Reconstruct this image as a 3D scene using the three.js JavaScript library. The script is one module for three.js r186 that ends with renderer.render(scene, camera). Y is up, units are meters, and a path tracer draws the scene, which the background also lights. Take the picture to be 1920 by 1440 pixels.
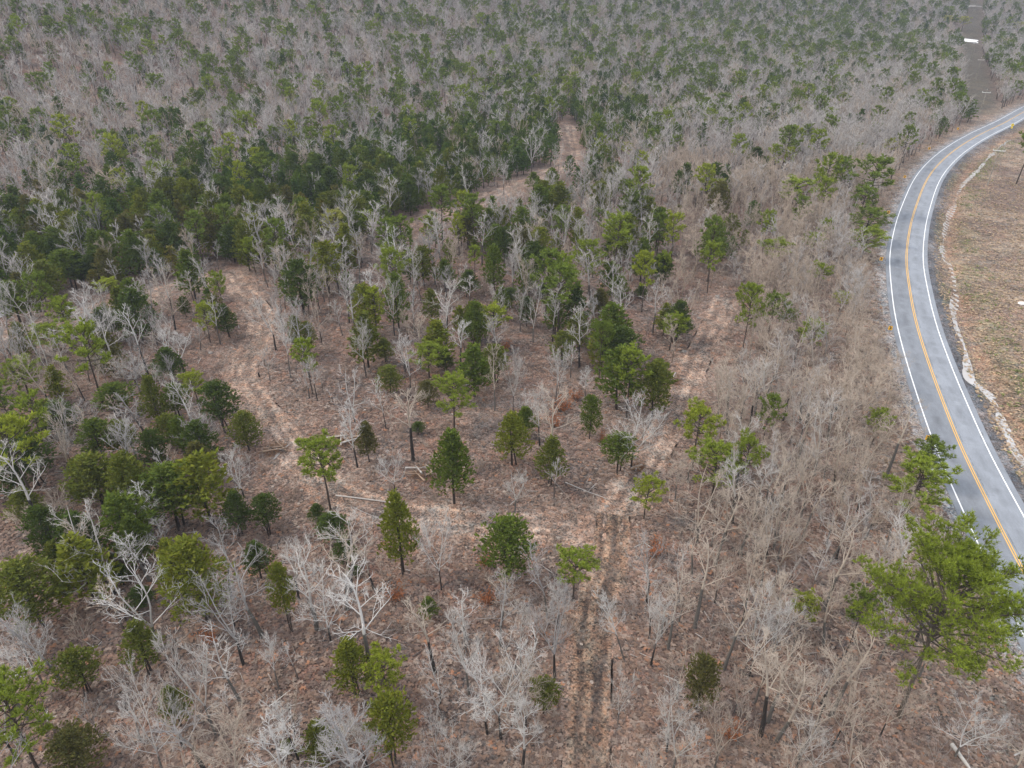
import * as THREE from 'three';
import { mergeGeometries } from 'three/addons/utils/BufferGeometryUtils.js';

// ---------------------------------------------------------------- camera, sky, sun, exposure
const scene = new THREE.Scene();
const CAM_H = 58, PITCH = 30.5 * Math.PI / 180, FPX = 1331;
const camera = new THREE.PerspectiveCamera(2 * Math.atan(720 / FPX) * 180 / Math.PI, 4 / 3, 0.5, 4000);
camera.position.set(0, CAM_H, 0);
camera.rotation.x = -PITCH;
camera.updateMatrixWorld(true);
const renderer = new THREE.WebGLRenderer({ antialias: true });
renderer.setSize(1024, 768);
renderer.toneMapping = THREE.LinearToneMapping;
renderer.toneMappingExposure = 2.75;
renderer.shadowMap.enabled = true;

const SUN = new THREE.Vector3(-0.62, 0.72, -0.1).normalize();
{ // an overcast sky: thin bright cloud, a little brighter toward the veiled sun
  const W = 256, H = 128, a = new Float32Array(W * H * 4), v = new THREE.Vector3();
  for (let j = 0; j < H; j++) for (let i = 0; i < W; i++) {
    const up = ((j + 0.5) / H - 0.5) * Math.PI, az = ((i + 0.5) / W - 0.5) * 2 * Math.PI;
    v.set(Math.cos(up) * Math.cos(az), Math.sin(up), Math.cos(up) * Math.sin(az));
    const y = Math.max(0, v.y), glow = Math.pow(Math.max(0, v.dot(SUN)), 6);
    const L = 0.46 + 0.36 * y + 0.5 * glow;
    const k = (j * W + i) * 4;
    a[k] = L * 0.955; a[k + 1] = L * 0.985; a[k + 2] = L * 1.05; a[k + 3] = 1;
  }
  const t = new THREE.DataTexture(a, W, H, THREE.RGBAFormat, THREE.FloatType);
  t.mapping = THREE.EquirectangularReflectionMapping; t.magFilter = THREE.LinearFilter; t.needsUpdate = true;
  scene.background = t; scene.environment = t;
}
const sun = new THREE.DirectionalLight(0xfff3e2, 1.5);
sun.position.copy(SUN).multiplyScalar(500).add(new THREE.Vector3(0, 0, -200));
sun.target.position.set(0, 0, -200); scene.add(sun, sun.target);
sun.castShadow = true; sun.shadow.radius = 24; sun.shadow.mapSize.set(2048, 2048);
Object.assign(sun.shadow.camera, { left: -320, right: 320, top: 320, bottom: -320, near: 10, far: 1200 });
scene.fog = new THREE.FogExp2(0xc6d2e6, 0.00022);

// ---------------------------------------------------------------- helpers
function rngOf(seed) { let a = seed >>> 0; return () => { a = (a + 0x6D2B79F5) | 0; let t = Math.imul(a ^ (a >>> 15), 1 | a); t = (t + Math.imul(t ^ (t >>> 7), 61 | t)) ^ t; return ((t ^ (t >>> 14)) >>> 0) / 4294967296; }; }
const hash2 = (x, y, s) => { let n = Math.imul(x | 0, 374761393) ^ Math.imul(y | 0, 668265263) ^ Math.imul(s | 0, 1442695041); n = Math.imul(n ^ (n >>> 13), 1274126177); return ((n ^ (n >>> 16)) >>> 0) / 4294967296; };
function vnoise(x, y, s = 0, wrap = 0) { // value noise 0..1
  const xi = Math.floor(x), yi = Math.floor(y), fx = x - xi, fy = y - yi, u = fx * fx * (3 - 2 * fx), v = fy * fy * (3 - 2 * fy);
  const m = wrap ? (n) => ((n % wrap) + wrap) % wrap : (n) => n;
  const a = hash2(m(xi), m(yi), s), b = hash2(m(xi + 1), m(yi), s), c = hash2(m(xi), m(yi + 1), s), d = hash2(m(xi + 1), m(yi + 1), s);
  return a + (b - a) * u + (c - a) * v + (a - b - c + d) * u * v;
}
const fbm = (x, y, s) => 0.5 * vnoise(x, y, s) + 0.3 * vnoise(x * 2.1, y * 2.1, s + 1) + 0.2 * vnoise(x * 4.3, y * 4.3, s + 2);
const sstep = (a, b, x) => { const t = Math.min(1, Math.max(0, (x - a) / (b - a))); return t * t * (3 - 2 * t); };
const lerp = (a, b, t) => a + (b - a) * t;
const mix3 = (a, b, t) => [lerp(a[0], b[0], t), lerp(a[1], b[1], t), lerp(a[2], b[2], t)];
const cp = Math.cos(PITCH), sp = Math.sin(PITCH);
function project(x, y, d) { const zc = d * cp + (CAM_H - y) * sp, yc = (CAM_H - y) * cp - d * sp; return [960 + FPX * x / zc, 720 + FPX * yc / zc, zc]; }
function onPlane(px, py, h = 0) { const x = (px - 960) / FPX, y = (py - 720) / FPX, t = (CAM_H - h) / (sp + y * cp); return [x * t, (cp - y * sp) * t]; }
function polyDist(P, x, d) { // nearest point of a polyline: [distance, signed side (+ right), arc length]
  let best = 1e18, side = 0, arc = 0, acc = 0;
  for (let i = 0; i < P.length - 1; i++) {
    const ax = P[i][0], ay = P[i][1], bx = P[i + 1][0] - ax, by = P[i + 1][1] - ay, L2 = bx * bx + by * by;
    const t = Math.min(1, Math.max(0, ((x - ax) * bx + (d - ay) * by) / L2)), ex = x - ax - bx * t, ey = d - ay - by * t, q = ex * ex + ey * ey;
    if (q < best) { best = q; side = bx * ey - by * ex < 0 ? 1 : -1; arc = acc + t * Math.sqrt(L2); }
    acc += Math.sqrt(L2);
  }
  return [Math.sqrt(best), side, arc];
}
function smoothLine(P, step) { const c = new THREE.CatmullRomCurve3(P.map((p) => new THREE.Vector3(p[0], 0, p[1])), false, 'centripetal'); return c.getSpacedPoints(Math.max(2, Math.round(c.getLength() / step))).map((v) => [v.x, v.z]); }

// ---------------------------------------------------------------- plan of the place (metres, x to the right, d ahead of the camera)
const leftEdge = [[300, 415], [244.2, 359.2], [209.1, 321.8], [181.5, 293.9], [157.4, 266.9], [138.4, 242.5], [125.9, 224.2], [108.3, 195.1], [100.6, 181.7], [87.4, 156.6], [80.7, 141.4], [73.7, 124.5], [67.7, 107.9], [63.1, 93.9], [59.1, 81.1], [55.6, 67.4], [54, 61.3], [52.6, 54.3], [51.2, 48.4], [49.6, 38], [48.4, 25]].reverse();
const roadLine = (() => { // centre line: the left edge line moved half a road to the right
  const L = smoothLine(leftEdge, 4), out = [];
  for (let i = 0; i < L.length; i++) { const a = L[Math.max(0, i - 1)], b = L[Math.min(L.length - 1, i + 1)], dx = b[0] - a[0], dy = b[1] - a[1], n = Math.hypot(dx, dy); out.push([L[i][0] + dy / n * 3.45, L[i][1] - dx / n * 3.45]); }
  for (let k = 0; k < 3; k++) for (let i = 1; i < out.length - 1; i++) out[i] = [(out[i - 1][0] + 2 * out[i][0] + out[i + 1][0]) / 4, (out[i - 1][1] + 2 * out[i][1] + out[i + 1][1]) / 4];
  return out;
})();
const valley = [[-420, -240], [-100, 138], [-64, 170], [-25, 212], [17.6, 274], [149, 402], [386, 625], [900, 1080]];
const corridor = [[206, 329], [338, 572], [462, 800], [520, 908]];
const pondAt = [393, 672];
const loopTrack = [[430, 505], [455, 545], [490, 590], [480, 640], [455, 690], [475, 745], [520, 805], [565, 860], [625, 915], [720, 955], [850, 977], [1000, 990], [1100, 992], [1155, 965], [1205, 885], [1260, 780], [1300, 685], [1345, 600], [1362, 560]].map((p) => onPlane(...p));
const rutTrack = [[1150, 968], [1145, 1045], [1125, 1120], [1112, 1200], [1106, 1300], [1100, 1440], [1096, 1600]].map((p) => onPlane(...p));
const strip = [[-120, 665], [0, 628], [100, 597], [210, 562], [330, 532], [430, 508]].map((p) => onPlane(...p));
const farStrip = [[770, 408], [860, 388], [935, 362], [1000, 334], [1050, 312], [1068, 288], [1064, 252], [1062, 236]].map((p) => onPlane(...p));
const creekLine = [[-140, 655], [-60, 612], [0, 578], [28, 556], [52, 540], [95, 528]].map((p) => onPlane(...p));
function roadInfo(x, d) { return polyDist(roadLine, x, d); }
function valleyS(x, d) { const [r, side] = polyDist(valley, x, d); return -side * r; } // + beyond the creek
function ground(x, d) {
  const s = valleyS(x, d);
  let h = (fbm(x / 26, d / 26, 3) - 0.5) * 1.5 + (vnoise(x / 7, d / 7, 9) - 0.5) * 0.22;
  if (s > 0) h += 0.00052 * s * s * (1 - 0.15 * sstep(200, 500, s)) + (fbm(x / 70, d / 70, 21) - 0.5) * 9 * sstep(20, 140, s);
  h -= 1.6 * Math.exp(-(s * s) / 260);
  const far = Math.max(0, d - 650); h += far * 0.1 * sstep(120, 300, x);
  if (x > 20 && d < 440) {
    const [r, side] = roadInfo(x, d);
    if (side < 0) h = lerp(h, 0.02, 1 - sstep(5.2, 20, r)) - 0.35 * Math.exp(-((r - 8.5) ** 2) / 5) * sstep(5, 6.5, r);
    else { h = lerp(h * 1.3 + 0.25, 0.02, 1 - sstep(4.9, 18, r)); h -= 0.95 * Math.exp(-((r - 8.7) ** 2) / 4.2) * sstep(5, 6.6, r); }
  }
  return h;
}
function place(px, py) { // the point of the ground that is seen at a pixel of the photograph
  const x = (px - 960) / FPX, y = (py - 720) / FPX, dn = sp + y * cp, fw = cp - y * sp;
  let t = 40;
  for (; t < 1400; t += 1.5) if (CAM_H - dn * t < ground(x * t, fw * t)) break;
  let a = t - 1.5, b = t;
  for (let k = 0; k < 10; k++) { const m = (a + b) / 2; if (CAM_H - dn * m < ground(x * m, fw * m)) b = m; else a = m; }
  return [x * b, fw * b];
}
function heightTo(x, d, topY) { // the height at which a thing standing at x, d reaches the picture row topY
  const g = ground(x, d), k = (topY - 720) / FPX; // yc = k * zc
  const q = (d * (sp + k * cp)) / (cp - k * sp); // CAM_H - y
  return CAM_H - q - g;
}
const world = (x, h, d) => new THREE.Vector3(x, h, -d);

// ---------------------------------------------------------------- names and tags
const taken = new Map();
function numbered(name) { const n = taken.get(name) ?? 0; taken.set(name, n + 1); return n ? `${name}_${String(n).padStart(3, '0')}` : name; }
function tag(o, label, category, group, kind) { o.userData.label = label; if (category) o.userData.category = category; if (group) o.userData.group = group; if (kind) o.userData.kind = kind; return o; }
function mesh(name, g, m, parent) { const o = new THREE.Mesh(g, m); o.name = parent ? name : numbered(name); o.castShadow = o.receiveShadow = true; (parent ?? scene).add(o); return o; }
function structure(name, g, m, label) { const o = mesh(name, g, m); o.userData.kind = 'structure'; o.userData.label = label; o.userData.category = name.replace(/_/g, ' '); return o; }

class Geo { // collects triangles
  constructor(color = false) { this.p = []; this.i = []; this.c = color ? [] : null; }
  vert(x, y, z, c) { this.p.push(x, y, z); if (this.c) this.c.push(c[0], c[1], c[2]); return this.p.length / 3 - 1; }
  tri(a, b, c, col) { const k = this.p.length / 3; this.vert(a.x, a.y, a.z, col); this.vert(b.x, b.y, b.z, col); this.vert(c.x, c.y, c.z, col); this.i.push(k, k + 1, k + 2); }
  tube(P, R, n, col, tip = false) {
    let last = null; const u = new THREE.Vector3(), w = new THREE.Vector3(), t = new THREE.Vector3();
    for (let k = 0; k < P.length; k++) {
      t.subVectors(P[Math.min(P.length - 1, k + 1)], P[Math.max(0, k - 1)]).normalize();
      u.set(Math.abs(t.y) > 0.9 ? 1 : 0, Math.abs(t.y) > 0.9 ? 0 : 1, 0).cross(t).normalize(); w.crossVectors(t, u);
      if (tip && k === P.length - 1) { const e = this.vert(P[k].x, P[k].y, P[k].z, col); for (let s = 0; s < n; s++) this.i.push(last + s, last + (s + 1) % n, e); return; }
      const first = this.p.length / 3;
      for (let s = 0; s < n; s++) { const a = s / n * 2 * Math.PI, ca = Math.cos(a) * R[k], sa = Math.sin(a) * R[k]; this.vert(P[k].x + u.x * ca + w.x * sa, P[k].y + u.y * ca + w.y * sa, P[k].z + u.z * ca + w.z * sa, col); }
      if (last !== null) for (let s = 0; s < n; s++) { const a = last + s, b = last + (s + 1) % n; this.i.push(a, b, first + s, b, first + (s + 1) % n, first + s); }
      last = first;
    }
  }
  build() { const g = new THREE.BufferGeometry(); g.setAttribute('position', new THREE.Float32BufferAttribute(this.p, 3)); if (this.c) g.setAttribute('color', new THREE.Float32BufferAttribute(this.c, 3)); g.setIndex(this.i); g.computeVertexNormals(); return g; }
}

// ---------------------------------------------------------------- surface textures
function makeTexture(n, m, fn, srgb = true, repeat = true) {
  const a = new Uint8Array(n * m * 4);
  for (let y = 0; y < m; y++) for (let x = 0; x < n; x++) { const c = fn(x, y), k = (y * n + x) * 4; a[k] = Math.max(0, Math.min(255, c[0] * 255)); a[k + 1] = Math.max(0, Math.min(255, c[1] * 255)); a[k + 2] = Math.max(0, Math.min(255, c[2] * 255)); a[k + 3] = 255; }
  const t = new THREE.DataTexture(a, n, m, THREE.RGBAFormat); t.magFilter = THREE.LinearFilter; t.minFilter = THREE.LinearMipmapLinearFilter; t.generateMipmaps = true;
  if (repeat) t.wrapS = t.wrapT = THREE.RepeatWrapping; if (srgb) t.colorSpace = THREE.SRGBColorSpace; t.needsUpdate = true; return t;
}
const N = 1024;
const litterHeight = new Float32Array(N * N);
const litterMap = makeTexture(N, N, (x, y) => { // leaf litter: a tile of 22 m, flecks of 5 to 40 cm over broad patches
  const u = x / N, v = y / N;
  const big = vnoise(u * 8, v * 8, 1, 8), mid = vnoise(u * 34, v * 34, 2, 34), fine = vnoise(u * 130, v * 130, 3, 130), fleck = vnoise(u * 300, v * 300, 4, 300), grain = hash2(x, y, 5);
  const hue = vnoise(u * 90, v * 90, 6, 90), hue2 = vnoise(u * 17, v * 17, 7, 17);
  let L = 0.72 + (big - 0.5) * 0.16 + (mid - 0.5) * 0.28 + (fine - 0.5) * 0.4 + (fleck - 0.5) * 0.34 + (grain - 0.5) * 0.2;
  if (fleck > 0.8 && hue > 0.5) L += 0.14; if (fine < 0.2) L -= 0.12;
  litterHeight[y * N + x] = 0.4 * mid + 0.4 * fine + 0.2 * fleck;
  const w = (hue - 0.5) * 0.14 + (hue2 - 0.5) * 0.1;
  return [L * (1 + w * 0.7), L * (0.985 - w * 0.35), L * (0.98 - w)];
});
const litterBump = makeTexture(N, N, (x, y) => { const h = litterHeight[y * N + x]; return [h, h, h]; }, false);
const barkMap = makeTexture(64, 256, (x, y) => { const v = 0.72 + (vnoise(x / 64 * 12, y / 256 * 14, 31, 0) - 0.5) * 0.5 + (hash2(x, y, 3) - 0.5) * 0.15; return [v, v, v * 0.98]; });

// ---------------------------------------------------------------- the ground: one sheet to beyond the far ridge
const C = { litter: [0.152, 0.1, 0.077], red: [0.182, 0.107, 0.079], dirt: [0.26, 0.185, 0.142], straw: [0.27, 0.207, 0.152], gravel: [0.25, 0.235, 0.225], grass: [0.14, 0.145, 0.06], clay: [0.30, 0.172, 0.105], dull: [0.14, 0.102, 0.084], pale: [0.235, 0.178, 0.145], dark: [0.09, 0.09, 0.10] };
const loopFine = smoothLine(loopTrack, 2), rutFine = smoothLine(rutTrack, 2), stripFine = smoothLine(strip, 2), farFine = smoothLine(farStrip, 3), creekFine = smoothLine(creekLine, 1.2);
const tracksAll = [[loopFine, 2.6], [rutFine, 2.2], [stripFine, 3.2], [farFine, 3.4]];
function trackDist(x, d) { let m = 1e9; for (const [P, w] of tracksAll) m = Math.min(m, polyDist(P, x, d)[0] - w); return m; }
function soil(x, d) {
  const n1 = fbm(x / 11, d / 11, 41), n2 = fbm(x / 4, d / 4, 51), n3 = vnoise(x / 30, d / 30, 61);
  let c = mix3(C.litter, C.dull, sstep(0.4, 0.62, n1)); c = mix3(c, C.red, sstep(0.52, 0.7, n2) * 0.8); c = mix3(c, C.pale, sstep(0.58, 0.72, n3) * 0.45);
  if (d < 330 && d > 35 && x > -150 && x < 110) { const t = trackDist(x, d); c = mix3(c, C.dirt, (1 - sstep(0, 4.2, t + (n2 - 0.5) * 6)) * 0.6); }
  if (x > 180 && d > 340) c = mix3(c, mix3([0.075, 0.062, 0.052], [0.115, 0.098, 0.06], n1), 1 - sstep(7, 11, polyDist(corridor, x, d)[0]));
  if (x > 20 && d < 440) {
    const [r, side] = roadInfo(x, d), j = (n2 - 0.5) * 3;
    if (side < 0) { c = mix3(c, C.straw, (1 - sstep(10, 17, r + j * 2)) * 0.6); c = mix3(c, C.gravel, 1 - sstep(5.6, 7.6, r + j * 0.7)); }
    else {
      let f = mix3(C.straw, C.litter, sstep(0.42, 0.62, n1) * 0.75); f = mix3(f, C.dull, sstep(0.5, 0.66, n2) * 0.6); f = mix3(f, C.dirt, sstep(0.55, 0.7, n3) * 0.6);
      const green = Math.exp(-((r - 12.5) ** 2) / 8) * sstep(0.36, 0.55, fbm(x / 5, d / 5, 77)); f = mix3(f, C.grass, green * 0.4);
      f = mix3(f, C.clay, Math.exp(-((r - 9.4) ** 2) / 1.8) * sstep(0.25, 0.5, fbm(x / 6, d / 6, 78)) * 0.6);
      f = mix3(f, C.dull, 1 - sstep(6.2, 8.4, r + j * 0.4)); f = mix3(f, mix3(C.gravel, C.dark, 0.5 + 0.5 * sstep(0.35, 0.6, n1)), 1 - sstep(5.8, 7.4, r + j * 0.6)); f = mix3(f, C.grass, Math.exp(-((r - 6.8) ** 2) / 0.5) * sstep(0.5, 0.62, n1) * 0.6);
      c = f;
    }
  }
  return c;
}
{
  const axis = (stops) => { const out = []; for (let k = 0; k < stops.length - 1; k++) { const [a, s0] = stops[k], [b, s1] = stops[k + 1]; let v = a; while (v < b - 0.01) { out.push(v); const t = (v - a) / (b - a); v += lerp(s0, s1, t); } } out.push(stops[stops.length - 1][0]); return out; };
  const xs = axis([[-1500, 90], [-420, 9], [-130, 1.6], [-20, 1.35], [45, 1.1], [150, 1.3], [300, 5], [560, 9], [1900, 120]]);
  const ds = axis([[-250, 40], [20, 2], [46, 1.25], [180, 1.35], [330, 2.6], [620, 6], [950, 12], [2600, 160]]);
  const P = new Float32Array(xs.length * ds.length * 3), K = new Float32Array(P.length), U = new Float32Array(xs.length * ds.length * 2), I = [];
  let k = 0;
  for (const d of ds) for (const x of xs) { const c = soil(x, d); P[k * 3] = x; P[k * 3 + 1] = ground(x, d); P[k * 3 + 2] = -d; for (let q = 0; q < 3; q++) K[k * 3 + q] = c[q] * 1.66; U[k * 2] = x / 22; U[k * 2 + 1] = d / 22; k++; }
  for (let j = 0; j < ds.length - 1; j++) for (let i = 0; i < xs.length - 1; i++) { const a = j * xs.length + i, b = a + 1, c = a + xs.length, e = c + 1; I.push(a, b, c, b, e, c); }
  const g = new THREE.BufferGeometry(); g.setAttribute('position', new THREE.BufferAttribute(P, 3)); g.setAttribute('color', new THREE.BufferAttribute(K, 3)); g.setAttribute('uv', new THREE.BufferAttribute(U, 2)); g.setIndex(I); g.computeVertexNormals();
  const m = new THREE.MeshStandardMaterial({ map: litterMap, vertexColors: true, roughness: 0.96, bumpMap: litterBump, bumpScale: 0.12 });
  structure('ground', g, m, 'brown leaf-littered ground and dry field rising to the far hillside');
  console.log('ground', xs.length, ds.length);
}

// a strip laid along a line: cross section given as [offset, height] pairs, uv in metres
function ribbon(P, cross, lift, opt = {}) {
  const g = { p: [], u: [], c: [], i: [] }; let arc = 0; const n = cross.length;
  for (let k = 0; k < P.length; k++) {
    const a = P[Math.max(0, k - 1)], b = P[Math.min(P.length - 1, k + 1)], dx = b[0] - a[0], dy = b[1] - a[1], L = Math.hypot(dx, dy), nx = dy / L, ny = -dx / L;
    if (k) arc += Math.hypot(P[k][0] - P[k - 1][0], P[k][1] - P[k - 1][1]);
    const wv = opt.width ? opt.width(arc, P.length, k) : 1;
    for (let q = 0; q < n; q++) {
      let o = cross[q][0] * wv; if (opt.ragged && (q === 0 || q === n - 1)) o += (vnoise(arc * 0.55, q * 7, 12) - 0.5) * opt.ragged + (vnoise(arc * 0.17, q * 3, 13) - 0.5) * opt.ragged * 1.6;
      const x = P[k][0] + nx * o, d = P[k][1] + ny * o, h = (opt.level !== undefined ? opt.level : ground(x, d)) + lift + cross[q][1];
      g.p.push(x, h, -d); g.u.push(opt.uv ? o / opt.uv : q / (n - 1), arc / (opt.uv ?? opt.vlen ?? 22)); if (opt.color) { const c = opt.color(x, d, q / (n - 1), arc); g.c.push(c[0], c[1], c[2]); }
    }
    if (k) for (let q = 0; q < n - 1; q++) { const A = (k - 1) * n + q, B = A + 1, D = A + n, F = D + 1; g.i.push(A, B, D, B, F, D); }
  }
  const o = new THREE.BufferGeometry(); o.setAttribute('position', new THREE.Float32BufferAttribute(g.p, 3)); o.setAttribute('uv', new THREE.Float32BufferAttribute(g.u, 2)); if (opt.color) o.setAttribute('color', new THREE.Float32BufferAttribute(g.c, 3)); o.setIndex(g.i); o.computeVertexNormals(); return o;
}

// ---------------------------------------------------------------- the road
const roadFine = smoothLine(roadLine, 1.5);
{
  const asphaltMap = makeTexture(256, 2048, (x, y) => { // 8.7 m across, 70 m along: two lanes of different age, wheel paths, sealed cracks, patches
    const u = x / 256 * 8.7 - 4.35, v = y / 2048 * 70, W = 2048;
    const grain = hash2(x, y, 1), m = vnoise(u * 3 + 40, v * 0.5, 2, 35), s = vnoise(u * 1.1 + 10, v * 2 / 7, 4, 20), l = vnoise(u * 9 + 90, v * 1.5, 8, 105);
    let L = u < 0.12 ? 0.635 : 0.70; L += (grain - 0.5) * 0.07 + (m - 0.5) * 0.05 + (s - 0.5) * 0.07 + (l - 0.5) * 0.04;
    for (const w of [-2.6, -0.95, 0.95, 2.6]) L -= 0.05 * Math.exp(-((u - w) ** 2) / 0.08) * sstep(0.3, 0.7, vnoise(v * 6 / 7, w * 3 + 50, 5, 60));
    const crack = Math.abs(u - 1.75 - (vnoise(v * 10 / 7, 3, 6, 100) - 0.5) * 0.25); if (crack < 0.035 && vnoise(v * 4 / 7, 9, 7, 40) > 0.5) L -= 0.14;
    const seam = Math.abs(u - 0.22 - (vnoise(v * 20 / 7, 5, 6, 200) - 0.5) * 0.05); if (seam < 0.03 && vnoise(v * 6 / 7, 2, 7, 60) > 0.4) L -= 0.12;
    const cross = v % 11.67; if (cross < 0.05 && vnoise(u * 2 + 20, v / 11.67 | 0, 33) > 0.45) L -= 0.1;
    if (Math.abs(u) > 3.75) L -= 0.05 + (m - 0.5) * 0.12;
    return [L * 0.955, L * 0.99, L * 1.045];
  });
  const mat = new THREE.MeshStandardMaterial({ map: asphaltMap, color: new THREE.Color().setRGB(0.57, 0.565, 0.555), roughness: 0.82, bumpMap: asphaltMap, bumpScale: 0.004 });
  const cross = [[-4.3, -0.05], [-4.2, 0], [0, 0.06], [4.25, 0], [4.4, -0.07]];
  const road = structure('road', ribbon(roadFine, cross, 0.08, { level: 0.02, vlen: 70 }), mat, 'grey two-lane asphalt road curving away on the right');
  const white = new THREE.MeshStandardMaterial({ color: new THREE.Color().setRGB(0.82, 0.82, 0.82), roughness: 0.7 });
  const yellow = new THREE.MeshStandardMaterial({ color: new THREE.Color().setRGB(0.72, 0.40, 0.075), roughness: 0.7 });
  const lineAt = (o, w) => ribbon(roadFine, [[o - w / 2, (1 - Math.abs(o - w / 2) / 4.2) * 0.06], [o + w / 2, (1 - Math.abs(o + w / 2) / 4.2) * 0.06]], 0.088, { level: 0.02 });
  mesh('edge_line', lineAt(-3.45, 0.17), white, road); mesh('edge_line', lineAt(3.45, 0.17), white, road);
  mesh('centre_line', lineAt(-0.14, 0.13), yellow, road); mesh('centre_line', lineAt(0.14, 0.13), yellow, road);
}

// ---------------------------------------------------------------- dirt tracks
{
  const m = new THREE.MeshStandardMaterial({ map: litterMap, vertexColors: true, roughness: 0.95, bumpMap: litterBump, bumpScale: 0.08 });
  const tone = (w, wet) => (x, d, u, arc) => { // bare soil with damp ruts pressed by wheels, leaves blown over the margins
    const n = fbm(x / 3, d / 3, 91), q = fbm(x / 8, d / 8, 92); let c = mix3([0.305, 0.22, 0.166], [0.24, 0.163, 0.12], sstep(0.4, 0.65, n)); if (wet) c = mix3([0.25, 0.165, 0.11], [0.19, 0.122, 0.082], sstep(0.35, 0.65, n)); c = mix3(c, wet ? [0.29, 0.205, 0.145] : [0.355, 0.275, 0.22], sstep(0.5, 0.68, q) * 0.7);
    for (const k of [0.3, 0.7, 0.42]) { const r = Math.abs(u - k - (vnoise(arc * 0.2, k * 9, 15) - 0.5) * 0.12); if (r < 0.07) c = mix3(c, wet ? [0.075, 0.054, 0.044] : [0.15, 0.105, 0.082], 0.35 + 0.6 * vnoise(arc * 0.5, k * 31, 16)); }
    const e = Math.min(u, 1 - u); c = mix3(c, soil(x, d), sstep(0.18, 0.0, e + (n - 0.5) * 0.25)); return [c[0] * 1.66, c[1] * 1.66, c[2] * 1.66];
  };
  const section = (w) => { const o = []; for (let k = 0; k <= 14; k++) { const u = k / 14, r = Math.exp(-((u - 0.3) ** 2) / 0.003) + Math.exp(-((u - 0.7) ** 2) / 0.003); o.push([(u - 0.5) * 2 * w, (k === 0 || k === 14 ? -0.05 : 0.045) - 0.07 * r]); } return o; };
  const dense = (P) => smoothLine(P, 0.7);
  const T = (name, P, w, lift, label, wet) => structure(name, ribbon(dense(P), section(w), 0.05 + lift, { uv: 22, ragged: 1.6, color: tone(w, wet) }), m, label);
  T('dirt_track', loopTrack, 2.9, 0, 'bare tan dirt track looping round the clearing with wheel ruts');
  T('dirt_track', rutTrack, 2.4, 0.03, 'narrow rutted dirt track running down to bottom edge', true);
  T('dirt_track', strip, 3.4, 0.015, 'pale cleared dirt strip at the left edge near the creek');
  T('dirt_track', farStrip, 4.6, 0.01, 'wide sandy cleared lane leading into the far woods');
}
console.log('tracks');

// ---------------------------------------------------------------- water
const waterMat = new THREE.MeshStandardMaterial({ color: new THREE.Color().setRGB(0.46, 0.44, 0.42), roughness: 0.08, metalness: 0, bumpMap: litterBump, bumpScale: 0.004 });
{
  const px = [[1893, 262], [1868, 282], [1848, 302], [1835, 318], [1818, 334], [1805, 347], [1795, 365], [1789, 385], [1781, 402], [1775, 420], [1770, 445], [1768, 480], [1781, 500], [1789, 530], [1790, 560], [1788, 590], [1795, 620], [1808, 650], [1815, 690], [1822, 715], [1848, 735], [1866, 760], [1878, 790], [1893, 825], [1905, 850], [1925, 880]];
  const P = smoothLine(px.map((p) => place(...p)), 0.8);
  const width = (arc) => Math.max(0.05, 0.62 * (vnoise(arc * 0.22, 3, 5) * 1.5 - 0.08) + 0.22 * vnoise(arc * 0.9, 4, 6));
  structure('rivulet', ribbon(P, [[-1, 0], [0, 0.012], [1, 0]], 0.035, { uv: 22, width }), waterMat, 'thin bright trickle of water in the roadside ditch');
  structure('creek', ribbon(creekFine, [[-1.5, 0], [-0.5, 0.01], [0.5, 0.01], [1.5, 0]], 0.12, { uv: 22, ragged: 0.9 }), waterMat, 'pale blue creek at the left edge of photo');
  structure('gravel_patch', ribbon(smoothLine([[390.5, 667], [393, 672], [395.5, 677]], 1.5), [[-5.5, 0], [-2.5, 0.05], [2.5, 0.05], [5.5, 0]], 0.25, { uv: 22, ragged: 2 }), new THREE.MeshStandardMaterial({ color: new THREE.Color().setRGB(0.8, 0.79, 0.78), roughness: 0.95 }), 'small white gravel patch in the power line corridor');  // stands for a pond: bright sky reflection painted as a matte white surface
  const gr = smoothLine([[400, 800], [450, 818], [520, 838]], 4);
  structure('gravel_road', ribbon(gr, [[-3, 0], [3, 0]], 0.35, { uv: 22 }), new THREE.MeshStandardMaterial({ color: new THREE.Color().setRGB(0.55, 0.52, 0.48), roughness: 0.95, map: litterMap }), 'pale gravel lane crossing the far power line corridor');
}

// ---------------------------------------------------------------- tree shapes (12 m tall at scale 1)
const V = (x, y, z) => new THREE.Vector3(x, y, z);
const UP = V(0, 1, 0);
function limbPath(from, dir, len, n, rise, wob, rnd) { const P = [from.clone()], d = dir.clone(), p = from.clone(); for (let k = 0; k < n; k++) { d.x += (rnd() - 0.5) * wob; d.y += (rnd() - 0.5) * wob + rise / n; d.z += (rnd() - 0.5) * wob; d.normalize(); p.addScaledVector(d, len / n); P.push(p.clone()); } return P; }
const along = (P, t) => { const f = Math.min(P.length - 1.001, Math.max(0, t * (P.length - 1))), k = Math.floor(f); return [P[k].clone().lerp(P[k + 1], f - k), V(0, 0, 0).subVectors(P[k + 1], P[k]).normalize()]; };
function turned(d, ang, rnd, up = 0) { const r = V(rnd() - 0.5, rnd() - 0.5, rnd() - 0.5); r.addScaledVector(d, -r.dot(d)).normalize(); const o = d.clone().multiplyScalar(Math.cos(ang)).addScaledVector(r, Math.sin(ang)); o.y += up; return o.normalize(); }
function taper(n, a, b) { const o = []; for (let k = 0; k <= n; k++) o.push(lerp(a, b, k / n)); return o; }
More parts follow.
